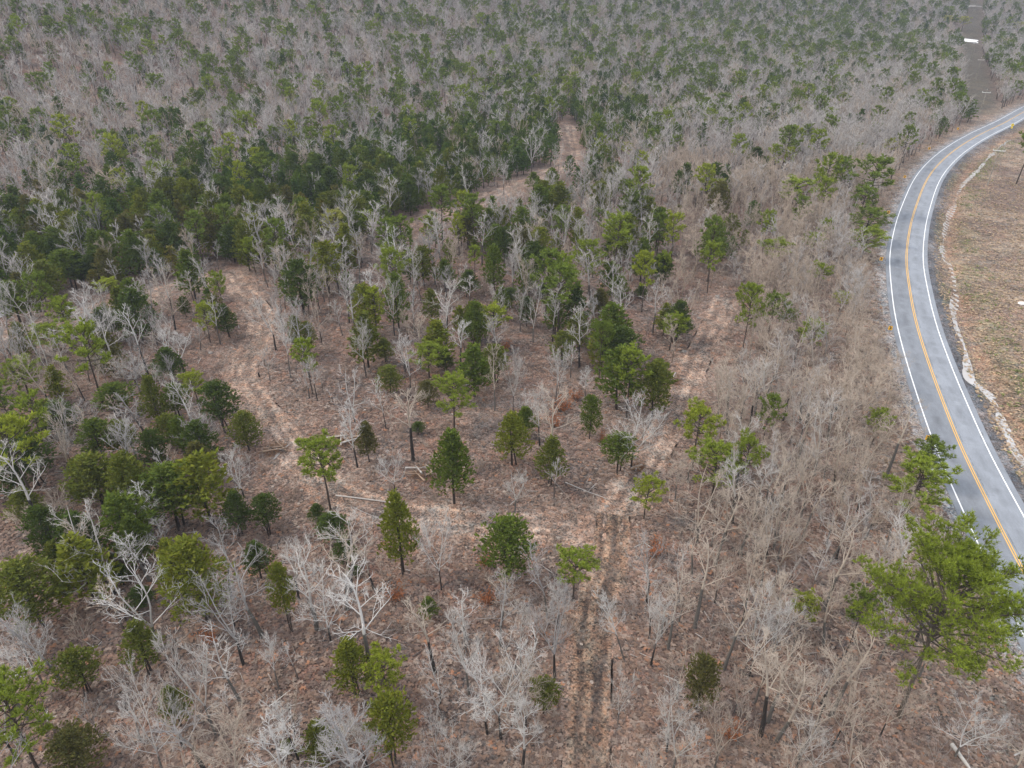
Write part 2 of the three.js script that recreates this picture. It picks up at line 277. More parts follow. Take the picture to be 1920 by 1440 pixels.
// leafless broadleaf tree. o: start (fork height share), spread, prim, sec, ter, twig, thick, fork, thin
function bareTree(seed, o, trunkCol, crownCol) {
  const rnd = rngOf(seed), T = new Geo(!!trunkCol), K = trunkCol ? T : new Geo(false), H = 12, R0 = o.thick * 0.17;
  const stems = o.fork ? 2 + (rnd() < 0.4 ? 1 : 0) : 1, trunkTop = o.start * H;
  const main = limbPath(V(0, -0.25, 0), V((rnd() - 0.5) * 0.16, 1, (rnd() - 0.5) * 0.16).normalize(), trunkTop + 0.25, 5, 0.1, 0.09, rnd);
  T.tube(main, taper(5, R0 * 1.25, R0 * 0.74), o.sides ?? 6, trunkCol);
  const [tip, tdir] = along(main, 1);
  for (let s = 0; s < stems; s++) {
    const a0 = s / stems * 6.283 + rnd() * 2, d0 = stems > 1 ? turned(tdir, 0.35 + rnd() * 0.25, rnd, 0.1) : tdir.clone();
    const up = limbPath(tip.clone().addScaledVector(tdir, -0.12), d0, (H - trunkTop) * (stems > 1 ? 0.95 : 0.93) * (0.85 + rnd() * 0.15), 6, 0.35, o.wob ?? 0.22, rnd), rs = taper(6, R0 * (stems > 1 ? 0.6 : 0.72), 0.02 + o.thin * 0.5);
    K.tube(up, rs, 5, crownCol, true);
    const np = Math.round(o.prim / stems);
    for (let p = 0; p < np; p++) {
      const t = 0.04 + 0.9 * (p + rnd() * 0.7) / np, [b, bd] = along(up, t), az = a0 + p * 2.4 + rnd() * 0.7;
      const el = lerp(o.low ?? 0.45, 1.05, t) + (rnd() - 0.5) * 0.3, dir = V(Math.cos(az) * Math.cos(el), Math.sin(el), Math.sin(az) * Math.cos(el));
      const len = H * o.spread * lerp(1, 0.42, t) * (0.75 + rnd() * 0.45), r = R0 * lerp(0.4, 0.18, t), L1 = limbPath(b, dir, len, 4, 0.35, 0.34, rnd);
      K.tube(L1, taper(4, r, o.thin * 1.2), 4, crownCol, true);
      for (let q = 0; q < o.sec; q++) {
        const t2 = 0.22 + 0.75 * (q + rnd() * 0.8) / o.sec, [b2, d2] = along(L1, t2), l2 = len * lerp(0.58, 0.34, t2) * (0.7 + rnd() * 0.6), L2 = limbPath(b2, turned(d2, 0.55 + rnd() * 0.5, rnd, 0.22), l2, 3, 0.25, 0.4, rnd);
        K.tube(L2, taper(3, Math.max(o.thin * 1.4, r * 0.42), o.thin), 3, crownCol, true);
        for (let w = 0; w < o.ter; w++) {
          const t3 = 0.2 + 0.78 * (w + rnd() * 0.8) / o.ter, [b3, d3] = along(L2, t3), l3 = l2 * lerp(0.62, 0.4, t3) * (0.6 + rnd() * 0.7), L3 = limbPath(b3, turned(d3, 0.5 + rnd() * 0.6, rnd, 0.2), l3, o.bend ?? 2, 0.2, 0.45, rnd);
          K.tube(L3, taper(o.bend ?? 2, o.thin * 1.25, o.thin * 0.8), 3, crownCol, true);
          for (let z = 0; z < o.twig; z++) { const [b4, d4] = along(L3, 0.15 + 0.8 * (z + rnd()) / o.twig); K.tube([b4, b4.clone().addScaledVector(turned(d4, 0.4 + rnd() * 0.7, rnd, 0.15), l3 * (0.4 + rnd() * 0.5))], [o.thin * 0.85, 0], 3, crownCol, true); }
        }
      }
    }
  }
  return trunkCol ? [T.build()] : [T.build(), K.build()];
}
// eastern cedar: dense sprays on many short boughs. o: start, width, boughs, sprays, size, shape(0 ovoid .. 1 cone), stems
function cedarTree(seed, o, trunkCol, leafCol) {
  const rnd = rngOf(seed), T = new Geo(!!trunkCol), K = trunkCol ? T : new Geo(true), H = 12;
  for (let s = 0; s < o.stems; s++) { const P = limbPath(V(s * 0.5 * (rnd() - 0.5) * 2, -0.25, s * 0.5 * (rnd() - 0.5) * 2), V((rnd() - 0.5) * 0.12 * (s + 1), 1, (rnd() - 0.5) * 0.12 * (s + 1)).normalize(), H * (s ? 0.7 : 0.93), 5, 0.05, 0.06, rnd); T.tube(P, taper(5, s ? 0.13 : 0.17, 0.03), 5, trunkCol, true); }
  const lumps = rnd() * 20, R = o.width * H / 2;
  for (let b = 0; b < o.boughs; b++) {
    const f = (b + rnd()) / o.boughs, t = Math.pow(f, 0.85), az = b * 2.39996 + rnd() * 0.8;
    const prof = o.shape > 0.5 ? Math.pow(1 - t, 0.72) * Math.min(1, 0.5 + t * 3.4) : Math.pow(Math.max(0, Math.sin(Math.PI * Math.min(1, 0.12 + t * 0.88))), 0.62) * (1 - 0.3 * t);
    const len = R * (prof * (0.72 + 0.5 * vnoise(Math.cos(az) * 1.6 + lumps, t * 5 + Math.sin(az) * 1.6, seed)) + 0.05), y0 = lerp(o.start * H, H * 0.94, t), rise = lerp(0.15, 1.3, t * t) * (0.6 + rnd() * 0.6);
    const dir = V(Math.cos(az), rise, Math.sin(az)).normalize(), n = Math.max(3, Math.round(o.sprays * (0.35 + prof)));
    if (!trunkCol && b % 3 === 0) T.tube([V(0, y0, 0), V(0, y0, 0).addScaledVector(dir, len * 0.85)], [0.035, 0.01], 3, trunkCol, true);
    for (let q = 0; q < n; q++) {
      const u = Math.pow(rnd(), 0.6), c = V(0, y0, 0).addScaledVector(dir, len * u), sprd = 0.16 + 0.3 * (1 - Math.abs(u - 0.6));
      c.x += (rnd() - 0.5) * sprd * 2.2; c.y += (rnd() - 0.5) * sprd * 1.8; c.z += (rnd() - 0.5) * sprd * 2.2;
      const ax = V(Math.cos(az) * 0.7 + (rnd() - 0.5) * 1.3, 0.55 + (rnd() - 0.35) * 1.0, Math.sin(az) * 0.7 + (rnd() - 0.5) * 1.3).normalize(), side = turned(ax, Math.PI / 2, rnd), l = o.size * (0.65 + rnd() * 0.7), w = l * 0.36, k = 0.72 + rnd() * 0.56, g = rnd() * 0.16 - 0.08;
      const col = leafCol ? [leafCol[0] * (k + g), leafCol[1] * k, leafCol[2] * k] : [k + g, k, k - g];
      const A = c.clone().addScaledVector(ax, -l * 0.35), tip = c.clone().addScaledVector(ax, l * 0.65), s2 = V(0, 0, 0).crossVectors(ax, side);
      K.tri(A.clone().addScaledVector(side, w * 0.5), tip, A.clone().addScaledVector(side, -w).addScaledVector(ax, l * 0.3), col);
      K.tri(A.clone().addScaledVector(s2, w), tip.clone().addScaledVector(side, w * 0.6), A.clone().addScaledVector(s2, -w * 0.6).addScaledVector(ax, l * 0.2), col);
    }
  }
  return trunkCol ? [T.build()] : [T.build(), K.build()];
}
// shortleaf pine: bare pole, tiered limbs with needle tufts. o: start, width, limbs, tufts, needles, size
function pineTree(seed, o, trunkCol, leafCol) {
  const rnd = rngOf(seed), T = new Geo(!!trunkCol), K = trunkCol ? T : new Geo(true), H = 12;
  const P = limbPath(V(0, -0.25, 0), V((rnd() - 0.5) * 0.08, 1, (rnd() - 0.5) * 0.08).normalize(), H * 0.97, 8, 0.02, 0.07, rnd);
  T.tube(P, taper(8, o.thick ?? 0.17, 0.035), 6, trunkCol, true);
  const R = o.width * H / 2;
  const tuft = (c, out) => {
    const k0 = 0.75 + rnd() * 0.45;
    for (let q = 0; q < o.needles; q++) {
      const d = V(out.x * 0.5 + (rnd() - 0.5) * 2, 0.35 + out.y * 0.4 + (rnd() - 0.35) * 1.5, out.z * 0.5 + (rnd() - 0.5) * 2).normalize(), s = turned(d, Math.PI / 2, rnd), l = o.size * (0.7 + rnd() * 0.6), w = l * (o.blade ?? 0.17), k = k0 * (0.85 + rnd() * 0.3);
      const col = leafCol ? [leafCol[0] * k, leafCol[1] * k, leafCol[2] * k] : [k, k, k];
      K.tri(c.clone().addScaledVector(s, w), c.clone().addScaledVector(d, l), c.clone().addScaledVector(s, -w), col);
    }
  };
  for (let b = 0; b < o.limbs; b++) {
    const t = Math.pow((b + rnd() * 0.8) / o.limbs, 0.9), y = lerp(o.start, 0.985, t), az = b * 2.39996 + rnd() * 0.9, [base] = along(P, y / 0.985);
    const prof = Math.pow(Math.sin(Math.PI * Math.min(1, 0.16 + t * 0.84)), 0.75) * (0.6 + rnd() * 0.6) + 0.08, len = R * prof * 1.1;
    const dir = V(Math.cos(az), lerp(0.02, 0.85, t) + (rnd() - 0.4) * 0.35, Math.sin(az)).normalize(), L = limbPath(base, dir, len, 4, 0.3, 0.25, rnd);
    T.tube(L, taper(4, 0.055 * (0.5 + prof), 0.012), 3, trunkCol, true);
    const nt = Math.max(2, Math.round(o.tufts * (0.3 + prof)));
    for (let q = 0; q < nt; q++) {
      const u = 0.3 + 0.75 * Math.pow(rnd(), 0.75), [c, d] = along(L, u), off = turned(d, 0.5 + rnd() * 0.9, rnd, 0.3), reach = len * 0.34 * rnd() * (1.25 - u) + 0.12, e = c.clone().addScaledVector(off, reach);
      if (!trunkCol && q % 2 === 0) T.tube([c, e], [0.016, 0.006], 3, trunkCol, true);
      tuft(e, off);
    }
  }
  for (let q = 0; q < 5; q++) tuft(P[8].clone().add(V((rnd() - 0.5) * 0.5, -rnd() * 0.4, (rnd() - 0.5) * 0.5)), UP);
  return trunkCol ? [T.build()] : [T.build(), K.build()];
}

// ---------------------------------------------------------------- tree materials
const std = (r, g, b, extra = {}) => new THREE.MeshStandardMaterial({ color: new THREE.Color().setRGB(r, g, b), roughness: 0.9, ...extra });
const bark = { char: std(0.062, 0.05, 0.044, { map: barkMap }), grey: std(0.27, 0.245, 0.225, { map: barkMap }), pale: std(0.42, 0.395, 0.365), tan: std(0.375, 0.315, 0.255), white: std(0.50, 0.48, 0.455), dim: std(0.29, 0.275, 0.265), cedar: std(0.085, 0.06, 0.048, { map: barkMap }), pine: std(0.13, 0.092, 0.072, { map: barkMap }), pinePale: std(0.24, 0.19, 0.155, { map: barkMap }) };
const leaf = (r, g, b) => new THREE.MeshPhysicalMaterial({ color: new THREE.Color().setRGB(r, g, b), vertexColors: true, roughness: 0.85, transmission: 0.4, thickness: 0, side: THREE.DoubleSide, specularIntensity: 0.2 });
const leaves = { deep: leaf(0.082, 0.118, 0.02), green: leaf(0.128, 0.172, 0.022), olive: leaf(0.15, 0.17, 0.024), yellow: leaf(0.195, 0.215, 0.022), brown: leaf(0.14, 0.132, 0.034), pine: leaf(0.18, 0.24, 0.036), bright: leaf(0.255, 0.315, 0.036), lime: leaf(0.315, 0.36, 0.036), bud: leaf(0.42, 0.42, 0.10), rust: leaf(0.36, 0.14, 0.06) };

// shapes: three finenesses of each kind
const heroBare = [[101, { start: 0.34, spread: 0.36, prim: 11, sec: 6, ter: 5, twig: 5, thick: 1, thin: 0.0135, low: 0.5 }], [102, { start: 0.24, spread: 0.44, prim: 12, sec: 6, ter: 5, twig: 5, thick: 0.92, thin: 0.0125, fork: true, low: 0.35 }], [103, { start: 0.4, spread: 0.3, prim: 12, sec: 5, ter: 5, twig: 5, thick: 0.85, thin: 0.0125, low: 0.6 }], [104, { start: 0.2, spread: 0.5, prim: 13, sec: 6, ter: 5, twig: 5, thick: 0.92, thin: 0.0125, fork: true, low: 0.25, wob: 0.3 }], [105, { start: 0.3, spread: 0.26, prim: 13, sec: 5, ter: 5, twig: 5, thick: 0.8, thin: 0.0125, low: 0.7 }], [106, { start: 0.3, spread: 0.4, prim: 10, sec: 6, ter: 5, twig: 6, thick: 1.05, thin: 0.0135, fork: true, low: 0.5 }]].map(([s, o]) => bareTree(s, o));
const midBare = [[111, { start: 0.36, spread: 0.3, prim: 8, sec: 5, ter: 4, twig: 3, thick: 0.8, thin: 0.0125, bend: 1, low: 0.6 }], [112, { start: 0.28, spread: 0.38, prim: 9, sec: 5, ter: 4, twig: 3, thick: 0.95, thin: 0.0135, bend: 1, fork: true, low: 0.45 }], [113, { start: 0.42, spread: 0.25, prim: 9, sec: 4, ter: 4, twig: 3, thick: 0.7, thin: 0.012, bend: 1, low: 0.75 }], [114, { start: 0.22, spread: 0.33, prim: 8, sec: 5, ter: 4, twig: 3, thick: 0.7, thin: 0.0125, bend: 1, fork: true, low: 0.6 }], [115, { start: 0.3, spread: 0.24, prim: 10, sec: 4, ter: 4, twig: 3, thick: 0.6, thin: 0.012, bend: 1, low: 0.85 }]].map(([s, o]) => bareTree(s, o));
const CH = [0.09, 0.075, 0.066], PB = [0.365, 0.34, 0.318];
const lowBare = [[121, { start: 0.32, spread: 0.3, prim: 8, sec: 5, ter: 4, twig: 2, thick: 0.8, thin: 0.02, bend: 1, sides: 4, low: 0.6 }], [122, { start: 0.25, spread: 0.38, prim: 8, sec: 5, ter: 4, twig: 2, thick: 0.9, thin: 0.02, bend: 1, sides: 4, fork: true, low: 0.45 }], [123, { start: 0.36, spread: 0.24, prim: 8, sec: 4, ter: 4, twig: 2, thick: 0.65, thin: 0.019, bend: 1, sides: 4, low: 0.8 }]].map(([s, o]) => bareTree(s, o, CH, PB)[0]);
const TB = [0.2, 0.17, 0.148];
const scrubBare = [[141, { start: 0.2, spread: 0.26, prim: 9, sec: 5, ter: 4, twig: 2, thick: 0.55, thin: 0.017, bend: 1, sides: 4, low: 0.8 }], [142, { start: 0.14, spread: 0.32, prim: 9, sec: 5, ter: 4, twig: 2, thick: 0.6, thin: 0.017, bend: 1, sides: 4, fork: true, low: 0.7 }], [143, { start: 0.26, spread: 0.22, prim: 9, sec: 4, ter: 4, twig: 3, thick: 0.5, thin: 0.016, bend: 1, sides: 4, low: 0.95 }]].map(([s, o]) => bareTree(s, o, TB, PB)[0]);
const farBare = [[131, { start: 0.3, spread: 0.32, prim: 7, sec: 5, ter: 4, twig: 1, thick: 0.85, thin: 0.024, bend: 1, sides: 4, low: 0.6 }], [132, { start: 0.24, spread: 0.36, prim: 7, sec: 5, ter: 4, twig: 1, thick: 0.85, thin: 0.024, bend: 1, sides: 4, fork: true, low: 0.5 }]].map(([s, o]) => bareTree(s, o, CH, PB)[0]);
const heroCedar = [[201, { start: 0.25, width: 0.5, boughs: 130, sprays: 18, size: 0.42, shape: 1, stems: 1 }], [202, { start: 0.19, width: 0.6, boughs: 120, sprays: 18, size: 0.44, shape: 0, stems: 1 }], [203, { start: 0.22, width: 0.54, boughs: 120, sprays: 18, size: 0.42, shape: 1, stems: 2 }], [204, { start: 0.32, width: 0.58, boughs: 110, sprays: 18, size: 0.44, shape: 0, stems: 3 }]].map(([s, o]) => cedarTree(s, o));
const midCedar = [[211, { start: 0.16, width: 0.5, boughs: 90, sprays: 12, size: 0.58, shape: 1, stems: 1 }], [212, { start: 0.2, width: 0.58, boughs: 90, sprays: 12, size: 0.58, shape: 0, stems: 2 }], [213, { start: 0.1, width: 0.55, boughs: 90, sprays: 12, size: 0.58, shape: 0, stems: 1 }]].map(([s, o]) => cedarTree(s, o));
const lowCedar = [[221, { start: 0.15, width: 0.5, boughs: 55, sprays: 7, size: 0.75, shape: 1, stems: 1 }], [222, { start: 0.16, width: 0.58, boughs: 55, sprays: 7, size: 0.75, shape: 0, stems: 1 }]].map(([s, o]) => cedarTree(s, o, [0.085, 0.06, 0.048], [0.10, 0.142, 0.022])[0]);
const heroPine = [[301, { start: 0.46, width: 0.5, limbs: 38, tufts: 21, needles: 8, size: 0.42, blade: 0.14 }], [302, { start: 0.38, width: 0.56, limbs: 40, tufts: 21, needles: 8, size: 0.44, blade: 0.14 }], [303, { start: 0.52, width: 0.52, limbs: 34, tufts: 22, needles: 8, size: 0.44, blade: 0.14 }]].map(([s, o]) => pineTree(s, o));
const midPine = [[311, { start: 0.45, width: 0.46, limbs: 28, tufts: 12, needles: 6, size: 0.5, blade: 0.22 }], [312, { start: 0.52, width: 0.5, limbs: 26, tufts: 12, needles: 6, size: 0.5, blade: 0.22 }]].map(([s, o]) => pineTree(s, o));
const lowPine = [[321, { start: 0.45, width: 0.46, limbs: 20, tufts: 7, needles: 6, size: 0.65, blade: 0.3 }], [322, { start: 0.5, width: 0.52, limbs: 20, tufts: 7, needles: 6, size: 0.65, blade: 0.3 }]].map(([s, o]) => pineTree(s, o, [0.13, 0.095, 0.075], [0.165, 0.22, 0.03])[0]);
const smallCedar = [[214, { start: 0.15, width: 0.5, boughs: 55, sprays: 8, size: 0.72, shape: 1, stems: 1 }], [215, { start: 0.16, width: 0.58, boughs: 55, sprays: 8, size: 0.72, shape: 0, stems: 1 }]].map(([s, o]) => cedarTree(s, o));
const smallPine = [[314, { start: 0.45, width: 0.46, limbs: 20, tufts: 7, needles: 6, size: 0.65, blade: 0.3 }], [315, { start: 0.5, width: 0.52, limbs: 20, tufts: 7, needles: 6, size: 0.65, blade: 0.3 }]].map(([s, o]) => pineTree(s, o));
const giantPine = pineTree(331, { start: 0.46, width: 0.66, limbs: 80, tufts: 56, needles: 11, size: 0.25, blade: 0.095, thick: 0.15 });
const tris = (g) => g.index.count / 3;
console.log('tris', 'heroBare', heroBare.map((a) => tris(a[1])), 'midBare', midBare.map((a) => tris(a[1])), 'low', lowBare.map(tris), farBare.map(tris), 'cedar', heroCedar.map((a) => tris(a[1])), midCedar.map((a) => tris(a[1])), lowCedar.map(tris), 'pine', heroPine.map((a) => tris(a[1])), midPine.map((a) => tris(a[1])), lowPine.map(tris), tris(giantPine[1]));

// ---------------------------------------------------------------- where the trees stand
const clearingLoop = [...loopFine, ...[[1362, 560], [1240, 500], [1050, 470], [860, 470], [640, 480]].map((p) => onPlane(...p))];
function inside(P, x, y) { let r = false; for (let i = 0, j = P.length - 1; i < P.length; j = i++) if ((P[i][1] > y) !== (P[j][1] > y) && x < (P[j][0] - P[i][0]) * (y - P[i][1]) / (P[j][1] - P[i][1]) + P[i][0]) r = !r; return r; }
function zoneOf(x, d) {
  if (x > 20 && d < 440 && roadInfo(x, d)[1] > 0) return 'at the far bend of the road';
  const s = valleyS(x, d);
  if (s > 12) return x > 150 ? 'in the far woods toward the power line corridor' : x < -60 ? 'on the left of the hillside beyond the creek' : 'on the wooded hillside beyond the creek';
  if (s > -26 && d < 330) return 'in the evergreen belt along the creek';
  if (inside(clearingLoop, x, d)) return 'in the clearing inside the track loop';
  const [px, py] = project(x, ground(x, d), d);
  if (px > 1240 && py > 560) return 'in the scrub woods between clearing and road';
  if (px > 1240) return 'in the woods beside the far road curve';
  if (py > 1000) return px < 640 ? 'in the lower left woods' : 'in the lower middle woods by the rutted track';
  if (px < 640) return 'in the woods left of the dirt track';
  return 'in the open woods behind the clearing';
}
const trees = []; // { kind, x, d, h, w (crown width m), mat, shape, label, hero }
const rnd = rngOf(2026);
const pick = (a) => a[Math.floor(rnd() * a.length)];
function hero(kind, bx, by, topY, wpx, mat, label, extra = {}) {
  const [x, d] = place(bx, by), h = Math.max(1.2, heightTo(x, d, topY)), zc = project(x, ground(x, d) + h * 0.6, d)[2];
  trees.push({ kind, x, d, h, w: wpx * zc / FPX, mat, label, hero: true, zc, ...extra });
}
const ce = (...a) => hero('cedar', ...a), pi = (...a) => hero('pine', ...a), ba = (...a) => hero('bare', ...a);
// cedars: base pixel, row of the top, crown width in pixels
ce(852, 945, 805, 74, 'green', 'conical green cedar with a clear dark trunk standing alone in mid clearing', { shape: 0 });
ce(960, 872, 772, 62, 'yellow', 'tall yellow-green cedar right of the lone conical cedar', { shape: 2 });
ce(985, 818, 762, 40, 'green', 'darker cedar tucked behind the tall yellow-green cedar in the clearing');
ce(1033, 910, 817, 55, 'olive', 'olive cedar with a small white bare tree in front of it');
ce(1157, 883, 813, 60, 'green', 'bushy cedar under the spreading pale bare tree', { shape: 3 });
ce(1222, 783, 677, 68, 'olive', 'large olive cedar beside the right arm of the dirt track', { shape: 1 });
ce(1226, 745, 672, 34, 'green', 'small green cedar crown behind the large olive cedar at the track');
ce(1105, 823, 740, 40, 'green', 'narrow green cedar left of the spreading pale bare tree');
ce(1160, 700, 613, 66, 'deep', 'dark cedar against the tall green pine in the clearing', { shape: 3 });
ce(928, 718, 647, 52, 'olive', 'olive cedar straight below the light green pine of the clearing');
ce(723, 680, 633, 33, 'olive', 'small conical olive cedar at the left of clearing');
ce(732, 737, 687, 48, 'olive', 'round olive cedar below the small conical one', { shape: 1 });
ce(803, 765, 713, 38, 'brown', 'low dark brownish cedar touching the bright pine in the clearing', { shape: 1 });
ce(837, 699, 653, 28, 'deep', 'dark cedar at the right of the broad pine');
ce(893, 657, 563, 50, 'green', 'tall green cedar left of the light green pine'); ce(885, 640, 565, 40, 'olive');
ce(785, 815, 792, 25, 'deep', 'knee-high dark cedar bush in the left clearing'); ce(693, 867, 790, 38, 'brown', 'olive brown cedar beside the white bare tree at the clearing edge');
ce(755, 1078, 920, 66, 'yellow', 'tall yellowish double-stemmed cedar below the dirt track', { shape: 2 });
ce(952, 1087, 972, 96, 'green', 'broad rich green cedar just below the dirt track bend', { shape: 1 });
ce(805, 1160, 1120, 32, 'green', 'small green cedar in the brown litter of lower middle'); ce(667, 1082, 1060, 22, 'deep'); ce(650, 1060, 1005, 42, 'deep'); ce(625, 1012, 962, 62, 'deep', 'low dark cedar clump left below the dirt track'); ce(597, 978, 945, 30, 'deep');
ce(667, 1303, 1198, 72, 'yellow', 'yellow-green cedar next to the lime pine near bottom'); ce(742, 1432, 1305, 86, 'yellow', 'large yellow-green cedar at the bottom below the lime pine', { shape: 3 });
ce(82, 1172, 1055, 122, 'olive', 'big round olive cedar at the lower left edge', { shape: 1 }); ce(112, 1057, 950, 70, 'deep', 'dark tall cedar above the big round olive cedar'); ce(168, 1064, 962, 84, 'deep', 'dark broad cedar with white twigs above it, lower left'); ce(275, 1068, 965, 60, 'green');
ce(388, 1163, 1015, 112, 'yellow', 'large yellow-green cedar with a leaning dark trunk, lower left', { shape: 1 }); ce(348, 1130, 1010, 62, 'yellow'); ce(490, 1085, 1015, 50, 'deep', 'dark compact cedar left of the low cedar clump'); ce(545, 1182, 1055, 46, 'yellow', 'yellow-green cedar half hidden behind a spreading white tree');
ce(232, 1097, 1055, 36, 'deep'); ce(270, 1137, 1100, 46, 'deep'); ce(283, 1257, 1165, 66, 'olive', 'olive cedar among white bare trees at lower left'); ce(165, 1297, 1222, 72, 'olive'); ce(160, 1447, 1373, 92, 'brown', 'dark brownish cedar at the bottom left corner beside the bright pine', { shape: 1 }); ce(340, 1362, 1288, 52, 'olive'); ce(610, 1432, 1353, 66, 'olive'); ce(543, 1416, 1390, 25, 'olive');
ce(75, 912, 822, 76, 'deep', 'dark three-stemmed cedar at the left edge', { shape: 3 }); ce(118, 812, 755, 72, 'deep', 'rounded dark cedar mound in the left woods', { shape: 1 }); ce(60, 977, 917, 60, 'olive'); ce(200, 960, 855, 96, 'olive'); ce(260, 945, 845, 56, 'olive', 'pointed pale olive cedar in the left woods', { shape: 0 }); ce(335, 987, 875, 104, 'green', 'largest dark green cedar of the left woods', { shape: 3 }); ce(200, 872, 785, 62, 'green'); ce(242, 862, 790, 52, 'olive'); ce(300, 882, 805, 52, 'deep'); ce(325, 835, 777, 50, 'olive');
ce(383, 902, 828, 52, 'brown'); ce(468, 845, 772, 55, 'olive', 'egg-shaped olive cedar right beside the dirt track bend', { shape: 1 }); ce(423, 812, 715, 66, 'deep', 'dark many-stemmed cedar left of the egg-shaped one', { shape: 3 }); ce(303, 805, 702, 46, 'olive'); ce(340, 790, 718, 46, 'green'); ce(225, 778, 720, 76, 'green'); ce(325, 718, 652, 55, 'deep'); ce(205, 640, 577, 62, 'deep', 'dark cedar in the upper left woods'); ce(430, 632, 570, 36, 'deep'); ce(350, 595, 555, 22, 'deep');
ce(563, 672, 590, 28, 'olive'); ce(582, 662, 602, 30, 'olive'); ce(455, 1002, 920, 50, 'deep'); ce(507, 1002, 927, 50, 'deep'); ce(138, 544, 468, 58, 'green', 'green cedar on a long dark trunk in the left creek belt', { shape: 3 }); ce(90, 548, 488, 42, 'deep'); ce(160, 538, 472, 45, 'deep'); ce(190, 531, 470, 45, 'deep');
ce(835, 542, 485, 36, 'green'); ce(880, 557, 505, 42, 'deep'); ce(955, 577, 540, 36, 'deep'); ce(940, 600, 535, 34, 'green'); ce(987, 612, 555, 34, 'deep'); ce(997, 547, 505, 26, 'green'); ce(1017, 560, 532, 23, 'deep'); ce(1158, 567, 517, 37, 'green'); ce(1123, 595, 540, 36, 'brown', 'brownish olive cedar in the open woods behind the clearing'); ce(1237, 542, 475, 42, 'deep', 'dark cedar with a pale snag through its crown'); ce(1267, 642, 562, 52, 'deep'); ce(1200, 559, 535, 26, 'deep'); ce(1305, 1332, 1230, 62, 'brown', 'brownish green cedar amid scrub at the bottom', { shape: 1 }); ce(1020, 1337, 1273, 52, 'olive');
ce(323, 452, 402, 66, 'green', 'broad conical cedar in the creek belt on the left', { shape: 0 }); ce(203, 492, 437, 46, 'olive'); ce(467, 487, 432, 50, 'olive'); ce(930, 482, 420, 46, 'green', 'conical cedar standing alone behind the clearing', { shape: 0 }); ce(1193, 402, 348, 46, 'green'); ce(895, 432, 383, 36, 'olive'); ce(1000, 357, 322, 30, 'green'); ce(1037, 387, 352, 28, 'green'); ce(1413, 327, 275, 38, 'deep'); ce(1330, 502, 422, 56, 'green', 'grey-green cedar left of the far roadside pines');
// pines
pi(852, 806, 705, 84, 'bright', 'bright green pine with spreading lower limbs in mid clearing', { shape: 1 }); pi(805, 710, 640, 68, 'bright', 'broad flat-topped pine in the left clearing', { shape: 1 }); pi(928, 648, 570, 58, 'lime', 'light yellow-green pine in the back of the clearing'); pi(1123, 712, 596, 46, 'pine', 'tall narrow pine against a dark cedar in the clearing');
pi(1075, 1122, 1030, 86, 'bright', 'bright round-crowned pine beside the rutted track', { shape: 2 }); pi(728, 1322, 1230, 80, 'lime', 'lime green pine near the bottom'); pi(75, 1450, 1283, 140, 'bright', 'large bright pine filling the bottom left corner', { shape: 1 }); pi(20, 852, 800, 58, 'pine'); pi(377, 772, 698, 48, 'lime', 'lime green pine among dark cedars of left woods'); pi(60, 757, 675, 72, 'bright'); pi(110, 682, 608, 66, 'bright', 'bright pine at the left by the cleared strip'); pi(395, 642, 567, 46, 'lime'); pi(422, 592, 508, 34, 'bright', 'slim light pine at the head of the dirt track'); pi(213, 562, 522, 46, 'lime'); pi(620, 955, 822, 86, 'bright', 'tall pine on a long bare trunk left of the clearing', { shape: 0 });
pi(743, 578, 458, 56, 'bright', 'very tall pine with a pale bare trunk at the back left of clearing', { shape: 2 }); pi(1103, 552, 448, 62, 'bright', 'tall dense pine rising behind the clearing', { shape: 1 }); pi(1255, 657, 587, 50, 'bright', 'yellow-green pine in front of the dark cedar by the track'); pi(1393, 652, 530, 56, 'bright', 'tall two-tier pine at the right arm of the track'); pi(1440, 627, 548, 56, 'pine'); pi(1477, 622, 580, 30, 'pine'); pi(1515, 663, 598, 58, 'bright', 'round pine crown standing out of the roadside scrub', { shape: 1 }); pi(1530, 547, 490, 42, 'bright'); pi(1573, 582, 548, 36, 'lime'); pi(1635, 832, 770, 48, 'bright', 'small dark-topped pine amid scrub near the road edge');
pi(1298, 882, 755, 76, 'lime', 'vivid green tall pine right of the clearing'); pi(1385, 937, 812, 60, 'bright', 'narrow pine right of a broad pine in the scrub'); pi(1333, 942, 833, 96, 'bright', 'broad pine on thin dark trunks at the scrub edge', { shape: 1 }); pi(1694, 972, 865, 122, 'bright', 'wide pine overhanging the road shoulder', { shape: 1 }); pi(1725, 912, 827, 66, 'pine', 'pine just behind the wide roadside pine'); pi(1590, 1217, 1108, 62, 'pine', 'smaller pine at the left of the giant pine'); pi(1500, 1187, 1118, 56, 'lime', 'little lime pine out in the scrub left of the giant pine'); pi(1207, 972, 892, 60, 'lime', 'pale yellow-green pine above the track junction'); pi(1240, 545, 470, 30, 'bright');
pi(1685, 1346, 1015, 268, 'bright', 'giant pine with a thick leaning trunk at the lower right', { giant: true });
